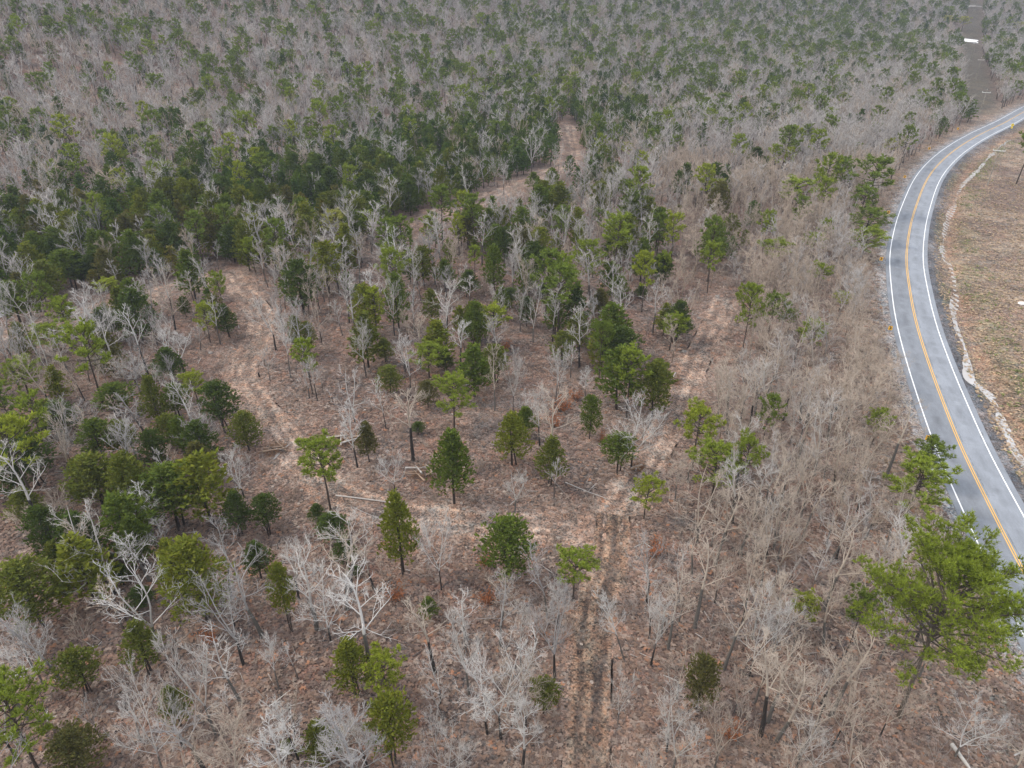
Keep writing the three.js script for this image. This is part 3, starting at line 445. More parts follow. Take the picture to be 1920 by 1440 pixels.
pi(1465, 329, 233, 42, 'pine', 'tall thin pine on a bare trunk in the upper right woods', { shape: 2 }); pi(1503, 292, 230, 28, 'pine'); pi(1491, 407, 333, 82, 'bright', 'broad bright pine in the upper right woods', { shape: 1 }); pi(1618, 402, 288, 76, 'pine', 'topmost of the row of pines along the far road curve', { shape: 1 }); pi(1573, 357, 292, 50, 'pine'); pi(1609, 422, 350, 56, 'pine'); pi(1614, 458, 388, 72, 'pine', 'second lowest of the pines along the far road curve', { shape: 1 }); pi(1613, 489, 425, 66, 'bright', 'lowest of the pines along the far road curve', { shape: 1 }); pi(1685, 319, 232, 32, 'pine', 'slender leaning pine at the outer edge of the road bend'); pi(1445, 507, 446, 66, 'bright'); pi(1520, 482, 436, 46, 'bright'); pi(230, 387, 336, 38, 'lime'); pi(318, 357, 300, 46, 'bright'); pi(243, 337, 280, 36, 'bright'); pi(1350, 230, 172, 36, 'pine'); pi(1905, 345, 225, 46, 'pine', 'dark pine at the right edge beside the ditch'); pi(1550, 250, 200, 30, 'bright'); pi(630, 458, 392, 46, 'bud', 'pale yellow budding tree in the creek belt', { shape: 1 }); pi(977, 290, 258, 16, 'bud'); pi(1775, 52, 28, 26, 'bud', 'pale yellow budding tree left of the far corridor'); pi(1803, 58, 30, 26, 'bud', 'pale yellow budding tree at the very edge of the far corridor'); pi(1905, 64, 40, 30, 'bud', 'pale yellow budding tree at the top right edge'); pi(1388, 218, 178, 26, 'rust', 'rust-brown dead pine in the upper right woods');
// bare trees
ba(1183, 878, 732, 116, 'white', 'wide-spreading pale bare tree at the right of the clearing', { shape: 3 }); ba(1012, 836, 712, 62, 'pale', 'slim bare tree with a dark trunk in mid clearing', { shape: 0 }); ba(1048, 741, 640, 56, 'white', 'forked white bare tree in the upper clearing', { shape: 1 }); ba(962, 768, 662, 56, 'pale', 'pale bare tree beside the olive cedar in mid clearing', { shape: 1 }); ba(670, 876, 740, 52, 'white', 'tall white bare tree at the left rim of the clearing', { shape: 4 }); ba(742, 927, 847, 78, 'white', 'low white bare tree beside the brush pile', { shape: 1 }); ba(965, 962, 880, 66, 'pale', 'pale bare tree right below the tall yellow-green cedar', { shape: 5 }); ba(687, 708, 593, 52, 'pale', 'bare tree with a dark lower trunk left of the clearing', { shape: 0 }); ba(833, 634, 550, 42, 'pale'); ba(777, 624, 537, 42, 'white'); ba(1097, 748, 682, 32, 'white', 'small slender white tree in the clearing', { shape: 4 });
ba(828, 1106, 955, 92, 'white', 'white forked bare tree right of the tall yellowish cedar', { shape: 1 }); ba(620, 1202, 1058, 134, 'white', 'dense spreading white bare tree at lower left centre', { shape: 3 }); ba(133, 868, 803, 58, 'white', 'small bright white bare tree below the dark cedar mound', { shape: 1 }); ba(458, 932, 837, 92, 'white', 'spreading white bare tree below the egg-shaped cedar', { shape: 3 }); ba(80, 1282, 1160, 126, 'white', 'wide white bare tree at the lower left edge', { shape: 3 }); ba(405, 1378, 1160, 100, 'pale', 'tall leaning bare tree in the lower left', { shape: 5 }); ba(310, 1462, 1267, 172, 'pale', 'large bare tree at the bottom with many fanning limbs', { shape: 1 }); ba(440, 1174, 1083, 52, 'white', 'narrow white bare tree beside large yellow-green cedar', { shape: 4 }); ba(523, 1292, 1180, 58, 'white', 'straight white bare tree left of the bottom centre', { shape: 0 });
ba(880, 1302, 1147, 104, 'pale', 'full-crowned pale bare tree at the bottom centre', { shape: 5 }); ba(977, 1258, 1117, 72, 'pale', 'slim bare tree left of the rutted track', { shape: 0 }); ba(1040, 1275, 1108, 110, 'dim', 'wide bare tree with a black trunk beside rutted track', { shape: 5 }); ba(1220, 1248, 1103, 74, 'pale', 'bare tree with a straight dark trunk right of rutted track', { shape: 0 }); ba(1172, 1242, 1093, 72, 'white', 'bare tree leaning over the rutted track', { shape: 2, lean: -0.22 }); ba(820, 1418, 1333, 72, 'white', 'low white bare tree near the bottom edge', { shape: 1 }); ba(1158, 1358, 1250, 72, 'pale'); ba(1405, 1267, 1083, 104, 'white', 'tall white bare tree in scrub left of the giant pine', { shape: 3 }); ba(1690, 1057, 955, 132, 'white', 'pale fan-shaped bare tree by the road shoulder', { shape: 1 }); ba(1363, 815, 690, 92, 'tan', 'tan fan-shaped bare tree right of the vivid pine', { shape: 5 }); ba(1640, 737, 650, 112, 'tan', 'spreading tan bare tree leaning toward the road', { shape: 3 });
ba(255, 722, 657, 78, 'white', 'gnarled white bare tree in the left woods', { shape: 3 }); ba(345, 697, 605, 78, 'white', 'branchy white bare tree above the dark cedars of left woods', { shape: 5 }); ba(545, 708, 563, 48, 'white', 'tall white bare tree right of the dirt track head', { shape: 0 }); ba(595, 752, 660, 42, 'pale', 'thin bare tree on the open slope right of track', { shape: 2 }); ba(385, 847, 770, 72, 'white'); ba(168, 647, 570, 72, 'white', 'pale bare tree left of the dark cedar, upper left woods'); ba(1560, 1402, 1250, 120, 'tan'); ba(1650, 1380, 1240, 110, 'tan'); ba(1790, 1420, 1310, 130, 'white', 'white broken-limbed bare tree at the bottom right corner', { shape: 3 }); ba(560, 1425, 1300, 90, 'white'); ba(980, 1440, 1310, 90, 'pale'); ba(1250, 1410, 1280, 90, 'pale'); ba(1340, 1440, 1300, 100, 'tan'); ba(690, 1440, 1340, 90, 'pale'); ba(1290, 905, 845, 80, 'tan'); ba(1265, 940, 850, 60, 'tan'); ba(1045, 1180, 1080, 70, 'pale'); ba(1340, 1130, 1010, 90, 'tan'); ba(1450, 1200, 1070, 90, 'tan'); ba(945, 368, 300, 26, 'pale', 'lone bare tree standing in the far cleared lane', { shape: 0 }); ba(1038, 336, 265, 24, 'pale'); ba(1046, 326, 262, 24, 'pale'); ba(880, 385, 310, 34, 'white'); ba(782, 382, 320, 44, 'white'); ba(710, 370, 315, 36, 'white');
console.log('heroes', trees.length);

// the rest of the woods: how thick each kind grows, by plots of the ground as they lie in the view (bare, cedar, pine; 0 to 9)
const plots = [
  '622 622 622 622 622 623 623 623 633 633 633 633 634 634 622 622',
  '611 611 611 622 622 623 633 633 633 633 643 632 632 711 712 713',
  '552 552 554 552 462 562 471 471 321 532 621 711 801 901 701 502',
  '562 562 562 562 551 541 442 442 442 432 622 711 801 801 200 000',
  '421 432 522 421 521 520 421 321 321 310 311 601 801 900 300 000',
  '612 622 511 200 311 211 221 221 221 211 201 801 901 900 400 000',
  '432 541 441 220 100 200 100 100 110 100 210 801 900 900 600 000',
  '331 340 340 230 210 200 100 000 100 100 401 801 900 900 600 100',
  '320 430 330 320 310 200 100 000 000 200 400 800 900 800 600 000',
  '420 520 420 310 410 300 210 500 700 500 700 700 800 700 400 000',
  '410 510 510 510 510 410 410 700 800 500 700 700 800 800 500 100',
  '411 510 510 510 510 510 510 700 800 500 700 700 800 800 400 100'].map((r) => r.split(' '));
const near = new Map(), cellKey = (x, d) => Math.floor(x / 6) + ',' + Math.floor(d / 6);
const crowd = (t) => { const k = cellKey(t.x, t.d); (near.get(k) ?? near.set(k, []).get(k)).push(t); };
trees.forEach(crowd);
function clash(x, d, kind) { for (let i = -1; i <= 1; i++) for (let j = -1; j <= 1; j++) for (const t of near.get(cellKey(x + i * 6, d + j * 6)) ?? []) { const q = Math.hypot(t.x - x, t.d - d), ever = t.kind !== 'bare'; if (q < (t.hero ? (ever ? 0.38 * t.w + 0.5 : 1.6) : kind === 'bare' ? 0.9 : 1.5)) return true; } return false; }
const opensView = (x, d) => (vnoise(x / 9, d / 9, 93) < 0.9 && [5, 10, 16, 22].some((o) => polyDist(farFine, x, d + o)[0] < 4.6)) || [4, 8].some((o) => polyDist(stripFine, x, d + o)[0] < 3) || [3, 6, 9].some((o) => polyDist(loopFine, x, d + o)[0] < 2.5) || [2, 4, 7].some((o) => polyDist(rutFine, x, d + o)[0] < 1.7); // felled ground before the lanes
const shrubs = []; // low brush spots
for (let d = 20; d < 1250;) {
  const cell = d < 300 ? 4 : d < 600 ? 6 : 8;
  const half = (d * cp + 30) * 0.78 + 14;
  for (let x = -half; x < half; x += cell) {
    const cx = x + cell / 2, cd = d + cell / 2, g = ground(cx, cd), [px, py, zc] = project(cx, g + 4, cd);
    if (py < -50 || py > 2300 || px < -90 || px > 2010) continue;
    if (d > 420 && py < -15 && g > 60) continue;
    const jx = (vnoise(cx / 17, cd / 17, 71) - 0.5) * 150, jy = (vnoise(cx / 17, cd / 17, 72) - 0.5) * 120; // plots run into one another
    const row = plots[Math.max(0, Math.min(11, Math.floor((py + jy * Math.min(1, py / 300)) / 120)))], q = row[Math.max(0, Math.min(15, Math.floor((px + jx) / 120)))];
    const patch = 0.45 + 1.1 * fbm(cx / 15, cd / 15, 73), patch2 = 0.25 + 1.5 * fbm(cx / 12, cd / 12, 74), patch3 = 0.2 + 1.6 * fbm(cx / 14, cd / 14, 75);
    const put = (kind, mean) => {
      let n = Math.floor(mean) + (rnd() < mean % 1 ? 1 : 0);
      while (n-- > 0) {
        const X = cx + (rnd() - 0.5) * cell, D = cd + (rnd() - 0.5) * cell, r = X > 20 && D < 440 ? roadInfo(X, D) : [99, -1];
        if (r[0] < (kind === 'shrub' ? 6.6 : kind === 'bare' ? 9.5 : 10)) continue;
        if (r[1] > 0 && X > 20 && D < 440 && !(D > 330 && r[0] > 14)) continue;
        if (D > 318 && X > 150 && polyDist(corridor, X, D)[0] < 8.5) continue;
        if (Math.hypot(X - pondAt[0], (D - pondAt[1]) * 0.6) < 14) continue;
        if (D < 340 && trackDist(X, D) < (kind === 'shrub' ? -0.4 : 0.9)) continue;
        if (kind !== 'shrub' && D < 330 && X > -140 && X < 75 && opensView(X, D)) continue;
        if (D < 200 && X < -60 && polyDist(creekFine, X, D)[0] < 2.4) continue;
        if (kind === 'shrub') { shrubs.push([X, D]); continue; }
        if (clash(X, D, kind)) continue;
        const P = project(X, 4, D), scrub = P[0] > 1230 && P[1] > 300, k = rnd(), gx = ground(X, D);
        let h, w, mat;
        if (kind === 'bare') { h = scrub ? lerp(6.5, 11.5, k) : lerp(6.5, 13.5, Math.pow(k, 0.8)); if (rnd() < 0.22) h *= 0.6; w = h * lerp(0.42, 0.72, rnd()); mat = scrub ? (rnd() < 0.75 ? 'tan' : 'pale') : pick(['white', 'pale', 'pale', 'dim', 'tan']); }
        else if (kind === 'cedar') { h = lerp(3.8, 11.5, Math.pow(k, 0.7)); w = h * lerp(0.42, 0.62, rnd()); mat = D > 190 ? pick(['deep', 'deep', 'green', 'olive']) : pick(['deep', 'green', 'green', 'olive', 'olive', 'yellow', 'brown']); }
        else { h = lerp(7.5, 15, k); w = h * lerp(0.36, 0.5, rnd()); mat = D > 260 ? pick(['pine', 'pine', 'pine', 'bright']) : pick(['pine', 'pine', 'bright', 'bright', 'lime']); }
        if (D > 230) { h *= 0.97; w *= 1.02; } const t = { kind, x: X, d: D, h, w, mat, zc: Math.hypot(X, D, CAM_H - gx), scrub }; trees.push(t); crowd(t);
      }
    };
    const A = cell * cell, sv = valleyS(cx, cd), thin = lerp(1, 0.82, sstep(5, 60, sv));
    const belt = d < 420 && cx < 60 ? Math.exp(-(((sv - 14) / 30) ** 2)) : 0; put('cedar', A * (q[1] / 9 * 0.046 * patch2 * lerp(thin, 1, belt) * 0.85 + belt * 0.05 * (0.4 + patch2 * 0.6))); put('pine', A * q[2] / 9 * 0.042 * patch3 * thin * 0.75); put('bare', A * q[0] / 9 * (q[0] > 7 ? 0.16 : py > 1060 && px < 700 ? 0.095 : 0.1) * patch * thin * (1 - 0.55 * belt));
    if (d < 260) put('shrub', A * (q[0] > 5 ? 0.15 : 0.06) * patch);
  }
  d += cell;
}
console.log('trees', trees.length, 'shrubs', shrubs.length);

// ---------------------------------------------------------------- plant them
const kindWords = { bare: ['bare_tree', 'leafless'], cedar: ['cedar_tree', 'cedar'], pine: ['pine_tree', 'pine'] };
const hueWord = { deep: 'dark green', green: 'green', olive: 'olive', yellow: 'yellow-green', brown: 'brownish green', pine: 'mid green', bright: 'bright green', lime: 'lime green', bud: 'pale yellow budding', rust: 'rust-brown', white: 'whitish', pale: 'pale grey', tan: 'tan', dim: 'grey' };
const sizeWord = (k, h) => h > (k === 'cedar' ? 8 : 10.5) ? 'tall' : h < (k === 'cedar' ? 5 : 7.5) ? 'small' : 'middling';
const protos = new Map();
function crownWidth(g, share = 0.93) { const p = g.attributes.position, q = []; for (let k = 0; k < p.count; k += 3) if (p.getY(k) > 1.5) q.push(Math.hypot(p.getX(k), p.getZ(k))); q.sort((a, b) => a - b); return 2 * q[Math.floor(q.length * share)]; }
const isNear = (t) => t.kind === 'bare' && t.zc < 70;
function plant(t) {
  const isBare = t.kind === 'bare', big = t.hero ? t.zc < 125 : isNear(t), tiny = !t.hero && t.zc > 215, set = t.giant ? [giantPine] : isBare ? (big ? heroBare : midBare) : t.kind === 'cedar' ? (t.hero && t.zc < 210 ? heroCedar : tiny ? smallCedar : midCedar) : (t.hero && t.zc < 180 ? heroPine : tiny ? smallPine : midPine);
  const si = t.shape !== undefined && t.shape < set.length ? t.shape : Math.floor(rnd() * set.length), charred = isBare ? (t.hero ? /dark|black/.test(t.label ?? '') || rnd() < 0.45 : rnd() < (t.scrub ? 0.2 : 0.6)) : false, paleTrunk = /pale bare trunk|thick leaning/.test(t.label ?? '');
  const key = [t.kind, big, si, t.mat, charred, paleTrunk, t.giant, set === heroCedar, set === heroPine, tiny].join();
  let src = protos.get(key), o;
  if (!src) {
    src = new THREE.Group();
    const [a, b] = set[si], tm = isBare ? (charred ? bark.char : bark.grey) : t.kind === 'cedar' ? bark.cedar : paleTrunk ? bark.pinePale : bark.pine;
    mesh('trunk', a, tm, src); mesh('crown', b, isBare ? bark[t.mat] : leaves[t.mat], src); protos.set(key, src);
    // natural crown width of the shape at 12 m
    src.userData.w0 = crownWidth(b, isBare ? 0.975 : 0.93); b.computeBoundingBox(); src.userData.h0 = b.boundingBox.max.y * 0.985;
  }
  const { w0, h0 } = src.userData; o = src.clone(); o.userData = {};
  const sy = t.h / h0, sx = Math.min(sy * (isBare ? 1.55 : 2.2), Math.max(sy * 0.5, t.w / w0));
  o.scale.set(sx, sy, sx); o.rotation.y = t.hero && t.lean ? 0 : rnd() * 6.283; if (t.lean) o.rotation.z = -t.lean;
  o.position.set(t.x, ground(t.x, t.d), -t.d); o.name = numbered(kindWords[t.kind][0]); scene.add(o);
  let zone = besides(t) ?? zoneOf(t.x, t.d); if (zone.split(' ').length > 11) zone = zoneOf(t.x, t.d); const w = kindWords[t.kind][1], shared = `${sizeWord(t.kind, t.h)} ${hueWord[t.mat]} ${w === 'leafless' ? 'bare tree' : w} ${zone}`;
  tag(o, t.label ?? shared, 'tree', t.label ? undefined : shared.replace(/(tree|cedar|pine) /, '$1s '));
}
const named = trees.filter((t) => t.hero && t.label).map((t) => ({ t, short: (t.label.match(/^.*?(?:bare tree|budding tree|tree|cedar|pine)(?= |$)/) ?? [t.label])[0] }));
function besides(t) { // where a tree stands with respect to the nearest tree that has a name of its own
  let best = null, q = 15; for (const n of named) { const e = Math.hypot(n.t.x - t.x, n.t.d - t.d); if (e < q) { q = e; best = n; } } if (!best) return null;
  const dx = t.x - best.t.x, dd = t.d - best.t.d, side = Math.abs(dx) > Math.abs(dd) * 1.2 ? (dx < 0 ? 'left of' : 'right of') : dd > 0 ? 'behind' : 'in front of';
  return `${q < 5 ? 'close ' : q < 10 ? '' : 'some way '}${side} the ${best.short}`;
}
const chosen = new Set();
for (const kind of ['bare', 'cedar', 'pine']) { const all = trees.filter((t) => t.kind === kind).sort((a, b) => (b.hero ? 1e3 : 0) + b.h / b.zc - (a.hero ? 1e3 : 0) - a.h / a.zc); all.slice(0, 300).forEach((t) => chosen.add(t)); console.log(kind, all.length); }
for (const t of chosen) plant(t);
{ // all others: one object of each kind and shape, too many to count
  const put = new THREE.Object3D(), col = new THREE.Color();
  const rest = trees.filter((t) => !chosen.has(t));
  const lists = new Map();
  for (const t of rest) { const farOut = t.zc > 210, set = t.kind === 'bare' ? (farOut ? farBare : t.scrub ? scrubBare : lowBare) : t.kind === 'cedar' ? lowCedar : lowPine, si = Math.floor(rnd() * set.length), k = t.kind + (t.kind === 'bare' ? (farOut ? 'far' : t.scrub ? 'scrub' : '') : '') + si; (lists.get(k) ?? lists.set(k, { set, si, kind: t.kind, farOut, items: [] }).get(k)).items.push(t); }
  const mWood = new THREE.MeshStandardMaterial({ vertexColors: true, roughness: 0.9 }), mLeaf = new THREE.MeshPhysicalMaterial({ vertexColors: true, roughness: 0.85, transmission: 0.4, thickness: 0, side: THREE.DoubleSide, specularIntensity: 0.2 });
  const tint = { white: [1.12, 1.12, 1.12], pale: [1, 1, 1], dim: [0.78, 0.78, 0.79], tan: [0.95, 0.83, 0.7], deep: [0.78, 0.9, 0.9], green: [1.1, 1.15, 1], olive: [1.35, 1.2, 1], yellow: [1.7, 1.42, 1], bud: [3, 2.4, 2.5], rust: [2.5, 0.8, 1.5], brown: [1.75, 1.12, 1.3], pine: [1, 1.05, 1], bright: [1.4, 1.35, 1], lime: [1.8, 1.5, 1] };
  for (const { set, si, kind, farOut, items } of lists.values()) {
    const g = set[si], m = new THREE.InstancedMesh(g, kind === 'bare' ? mWood : mLeaf, items.length); g.computeBoundingBox();
    const b = g.boundingBox, w0 = crownWidth(g, kind === 'bare' ? 0.97 : 0.93);
    items.forEach((t, k) => { const sy = t.h / b.max.y, sx = Math.min(sy * 1.8, Math.max(sy * 0.5, t.w / w0)); put.position.set(t.x, ground(t.x, t.d), -t.d); put.rotation.y = rnd() * 6.283; put.scale.set(sx, sy, sx); put.updateMatrix(); m.setMatrixAt(k, put.matrix); const c = tint[t.mat], v = 0.85 + rnd() * 0.3; m.setColorAt(k, col.setRGB(c[0] * v, c[1] * v, c[2] * v)); });
    m.castShadow = m.receiveShadow = true; m.name = numbered(kind === 'bare' ? 'bare_woods' : kind === 'cedar' ? 'cedar_woods' : 'pine_woods'); scene.add(m);
    tag(m, `mass of ${farOut ? 'distant ' : ''}${kind === 'bare' ? 'leafless grey trees' : kind === 'cedar' ? 'dark green cedars' : 'green pines'} filling the background woods`, 'woods', undefined, 'stuff');
  }
}

// ---------------------------------------------------------------- brush, stones, dead wood on the ground
{
  const put = new THREE.Object3D(), col = new THREE.Color();
  const brush = (seed, n, c) => { const r = rngOf(seed), g = new Geo(false); for (let k = 0; k < n; k++) { const a = r() * 6.283, d = V(Math.cos(a) * (0.3 + r()), 0.9 + r() * 0.8, Math.sin(a) * (0.3 + r())).normalize(), b = V((r() - 0.5) * 0.5, -0.05, (r() - 0.5) * 0.5), P = limbPath(b, d, 0.7 + r() * 0.7, 2, 0.1, 0.4, r); g.tube(P, [0.014, 0.011, 0], 3, null, true); for (let q = 0; q < 5; q++) { const [e, f] = along(P, 0.3 + r() * 0.65); g.tube([e, e.clone().addScaledVector(turned(f, 0.5 + r() * 0.5, r, 0.1), 0.25 + r() * 0.35)], [0.009, 0], 3, null, true); } } return g.build(); };
  const bm = new THREE.MeshStandardMaterial({ color: 0xffffff, roughness: 0.95 });
  const B = [brush(401, 16), brush(402, 12)], lists = [[], []]; shrubs.forEach((s, k) => lists[k % 2].push(s));
  lists.forEach((L, i) => { const m = new THREE.InstancedMesh(B[i], bm, L.length); L.forEach(([x, d], k) => { const s = 0.5 + rnd() * 1.1; put.position.set(x, ground(x, d), -d); put.rotation.y = rnd() * 6.28; put.scale.set(s * 1.2, s, s * 1.2); put.updateMatrix(); m.setMatrixAt(k, put.matrix); const v = 0.8 + rnd() * 0.4, t = rnd(); col.setRGB(lerp(0.29, 0.25, t) * v, lerp(0.25, 0.18, t) * v, lerp(0.22, 0.135, t) * v); m.setColorAt(k, col); }); m.castShadow = m.receiveShadow = true; m.name = numbered('undergrowth'); scene.add(m); tag(m, 'low wiry leafless undergrowth on the woodland floor', 'undergrowth', undefined, 'stuff'); });
  // litter: curled leaf clumps
  const leafGeo = (() => { const g = new Geo(false), r = rngOf(55); for (let k = 0; k < 7; k++) { const c = V((r() - 0.5) * 0.6, 0.02 + r() * 0.05, (r() - 0.5) * 0.6), a = r() * 6.28, l = 0.1 + r() * 0.1; g.tri(c.clone().add(V(Math.cos(a) * l, r() * 0.05, Math.sin(a) * l)), c.clone().add(V(Math.cos(a + 2) * l, r() * 0.06, Math.sin(a + 2) * l)), c.clone().add(V(Math.cos(a + 4) * l, r() * 0.03, Math.sin(a + 4) * l))); } return g.build(); })();
  const spots = []; for (let k = 0; k < 90000; k++) { const d = 27 + 200 * Math.pow(rnd(), 1.3), x = (rnd() - 0.5) * 2 * ((d * cp + 30) * 0.78); const r = x > 20 ? roadInfo(x, d) : [99, -1]; if (r[0] < 5.6) continue; if (trackDist(x, d) < -0.8 && rnd() < 0.93) continue; if (x < -60 && polyDist(creekFine, x, d)[0] < 1.8) continue; spots.push([x, d, r]); }
  const lm = new THREE.InstancedMesh(leafGeo, new THREE.MeshStandardMaterial({ color: 0xffffff, roughness: 0.9, side: THREE.DoubleSide }), spots.length);
  spots.forEach(([x, d, r], k) => { const s = 0.5 + rnd() * 0.9; put.position.set(x, ground(x, d), -d); put.rotation.y = rnd() * 6.28; put.scale.set(s, s, s); put.updateMatrix(); lm.setMatrixAt(k, put.matrix); const t = rnd(), field = r[1] > 0 && r[0] < 98; const c = field ? (t < 0.06 ? [0.16, 0.17, 0.06] : t < 0.6 ? [0.40, 0.29, 0.18] : [0.27, 0.19, 0.13]) : t < 0.35 ? [0.19, 0.12, 0.085] : t < 0.62 ? [0.24, 0.178, 0.14] : t < 0.66 ? [0.28, 0.135, 0.075] : [0.13, 0.088, 0.07]; const v = 0.75 + rnd() * 0.5; lm.setColorAt(k, col.setRGB(c[0] * v, c[1] * v, c[2] * v)); });
  lm.castShadow = lm.receiveShadow = true; lm.name = 'leaf_litter'; scene.add(lm); tag(lm, 'fallen brown leaves scattered over the ground', 'leaf litter', undefined, 'stuff');
  // dry grass tussocks in the field and on the verges
  const tussock = (() => { const g = new Geo(false), r = rngOf(66); for (let k = 0; k < 16; k++) { const a = r() * 6.28, c = V(Math.cos(a) * r() * 0.18, 0, Math.sin(a) * r() * 0.18), o = V(Math.cos(a) * (0.1 + r() * 0.3), 0.2 + r() * 0.25, Math.sin(a) * (0.1 + r() * 0.3)), w = V(-Math.sin(a) * 0.03, 0, Math.cos(a) * 0.03); g.tri(c.clone().add(w), c.clone().add(o), c.clone().sub(w)); } return g.build(); })();
  const gs = []; for (let k = 0; k < 60000; k++) { const d = 50 + 260 * rnd(), x = 45 + rnd() * (d * 0.75 + 10); const r = roadInfo(x, d); if (r[0] < 5.7 || (r[1] < 0 && r[0] > 11) || Math.abs(r[0] - 8.9) < 0.7 && r[1] > 0) continue; const [px] = project(x, 0, d); if (px > 2000) continue; if (fbm(x / 4, d / 4, 88) < 0.36 + rnd() * 0.25) continue; gs.push([x, d, r]); }
  const gm = new THREE.InstancedMesh(tussock, new THREE.MeshStandardMaterial({ color: 0xffffff, roughness: 0.95, side: THREE.DoubleSide }), gs.length);
  gs.forEach(([x, d, r], k) => { const s = 0.5 + rnd() * 0.8; put.position.set(x, ground(x, d) - 0.01, -d); put.rotation.y = rnd() * 6.28; put.scale.set(s, s * 0.8, s); put.updateMatrix(); gm.setMatrixAt(k, put.matrix); const g = Math.exp(-((r[0] - 12.5) ** 2) / 10) * (r[1] > 0 ? 1 : 0) * sstep(0.36, 0.55, fbm(x / 5, d / 5, 77)), c = rnd() < g ? [0.17, 0.2, 0.055] : rnd() < 0.05 ? [0.13, 0.125, 0.055] : mix3([0.40, 0.30, 0.20], [0.25, 0.185, 0.135], rnd()), v = 0.8 + rnd() * 0.4; gm.setColorAt(k, col.setRGB(c[0] * v, c[1] * v, c[2] * v)); });
  gm.castShadow = gm.receiveShadow = true; gm.name = 'dry_grass'; scene.add(gm); tag(gm, 'dry tan grass tufts in the field and along the road verges', 'grass', undefined, 'stuff');
  // stones
  const stone = (seed) => { const r = rngOf(seed), g = new THREE.IcosahedronGeometry(0.5, 1), p = g.attributes.position; for (let k = 0; k < p.count; k++) { const n = 0.72 + 0.5 * vnoise(p.getX(k) * 3 + seed, p.getY(k) * 3 + p.getZ(k) * 2 + 9, seed); p.setXYZ(k, p.getX(k) * n * 1.25, p.getY(k) * n * 0.55, p.getZ(k) * n); } g.computeVertexNormals(); return g; };
  const S = [stone(3), stone(4), stone(5)];
  const sm = new THREE.MeshStandardMaterial({ color: 0xffffff, roughness: 0.92, map: litterMap });
  const L = [[], [], []]; for (let k = 0; k < 5200; k++) { const d = 40 + 170 * Math.pow(rnd(), 1.2), x = (rnd() - 0.5) * 2 * ((d * cp + 30) * 0.78); if (x > 20 && roadInfo(x, d)[0] < 5.5) continue; const td = trackDist(x, d), open = inside(clearingLoop, x, d); if (!(td > -1.2 && td < 3) && !open && rnd() < 0.75) continue; L[k % 3].push([x, d]); }
  L.forEach((items, i) => { const m = new THREE.InstancedMesh(S[i], sm, items.length); items.forEach(([x, d], k) => { const s = 0.12 + 0.34 * Math.pow(rnd(), 2.5); put.position.set(x, ground(x, d) + s * 0.1, -d); put.rotation.y = rnd() * 6.28; put.scale.setScalar(s); put.updateMatrix(); m.setMatrixAt(k, put.matrix); const v = 0.75 + rnd() * 0.6; m.setColorAt(k, col.setRGB(0.52 * v, 0.44 * v, 0.37 * v)); }); m.castShadow = m.receiveShadow = true; m.name = numbered('stones'); scene.add(m); tag(m, 'small pale stones strewn over the bare soil', 'stones', undefined, 'stuff'); });
  const rocks = [[1790, 1, 0], [1283, 660, 0.9], [1345, 557, 1.0], [1310, 597, 0.7], [1195, 870, 0.8], [1188, 858, 0.7], [1240, 772, 0.9], [1265, 708, 1.1], [875, 722, 0.6], [1222, 812, 0.6], [870, 955, 0.5], [1137, 950, 0.5], [395, 662, 0.9], [1915, 570, 1.3], [855, 905, 0.45], [1200, 895, 0.6]].slice(1);
  rocks.forEach(([px, py, s], k) => { const [x, d] = place(px, py), o = mesh('rock', S[k % 3], std(0.42, 0.385, 0.35, { map: litterMap })); o.position.set(x, ground(x, d) + s * 0.08, -d); o.scale.setScalar(s); o.rotation.y = k * 1.3; const white = px === 1915; tag(o, white ? 'pale squarish rock in the dry field at the right edge' : 'grey rock lying on the bare ground near the dirt track', 'rock', white ? undefined : 'grey rocks near the dirt track'); if (white) o.material = std(0.7, 0.68, 0.66); });
  // dead sticks lying about
  const stick = (() => { const g = new Geo(false), r = rngOf(77), P = limbPath(V(-1, 0.04, 0), V(1, 0.02, 0), 2.2, 4, 0, 0.14, r); g.tube(P, [0.04, 0.036, 0.03, 0.022, 0.01], 4, null, true); for (let q = 0; q < 4; q++) { const [e, f] = along(P, 0.3 + q * 0.16); g.tube([e, e.clone().addScaledVector(turned(f, 0.6, r, 0.1), 0.6)], [0.015, 0], 3, null, true); } return g.build(); })();
  const sp2 = []; for (let k = 0; k < 1500; k++) { const d = 40 + 150 * Math.pow(rnd(), 1.2), x = (rnd() - 0.5) * 2 * ((d * cp + 30) * 0.78); if (x > 20 && (roadInfo(x, d)[0] < 7 || roadInfo(x, d)[1] > 0)) continue; if (trackDist(x, d) < 0.3) continue; sp2.push([x, d]); }
  const km = new THREE.InstancedMesh(stick, bm, sp2.length); sp2.forEach(([x, d], k) => { const s = 0.5 + rnd() * 1.2; put.position.set(x, ground(x, d) + 0.03, -d); put.rotation.y = rnd() * 6.28; put.scale.setScalar(s); put.updateMatrix(); km.setMatrixAt(k, put.matrix); const v = rnd(); col.setRGB(lerp(0.1, 0.46, v), lerp(0.085, 0.42, v), lerp(0.075, 0.38, v)); km.setColorAt(k, col); }); km.castShadow = km.receiveShadow = true; km.name = 'fallen_sticks'; scene.add(km); tag(km, 'fallen dead branches scattered on the woodland floor', 'sticks', undefined, 'stuff');
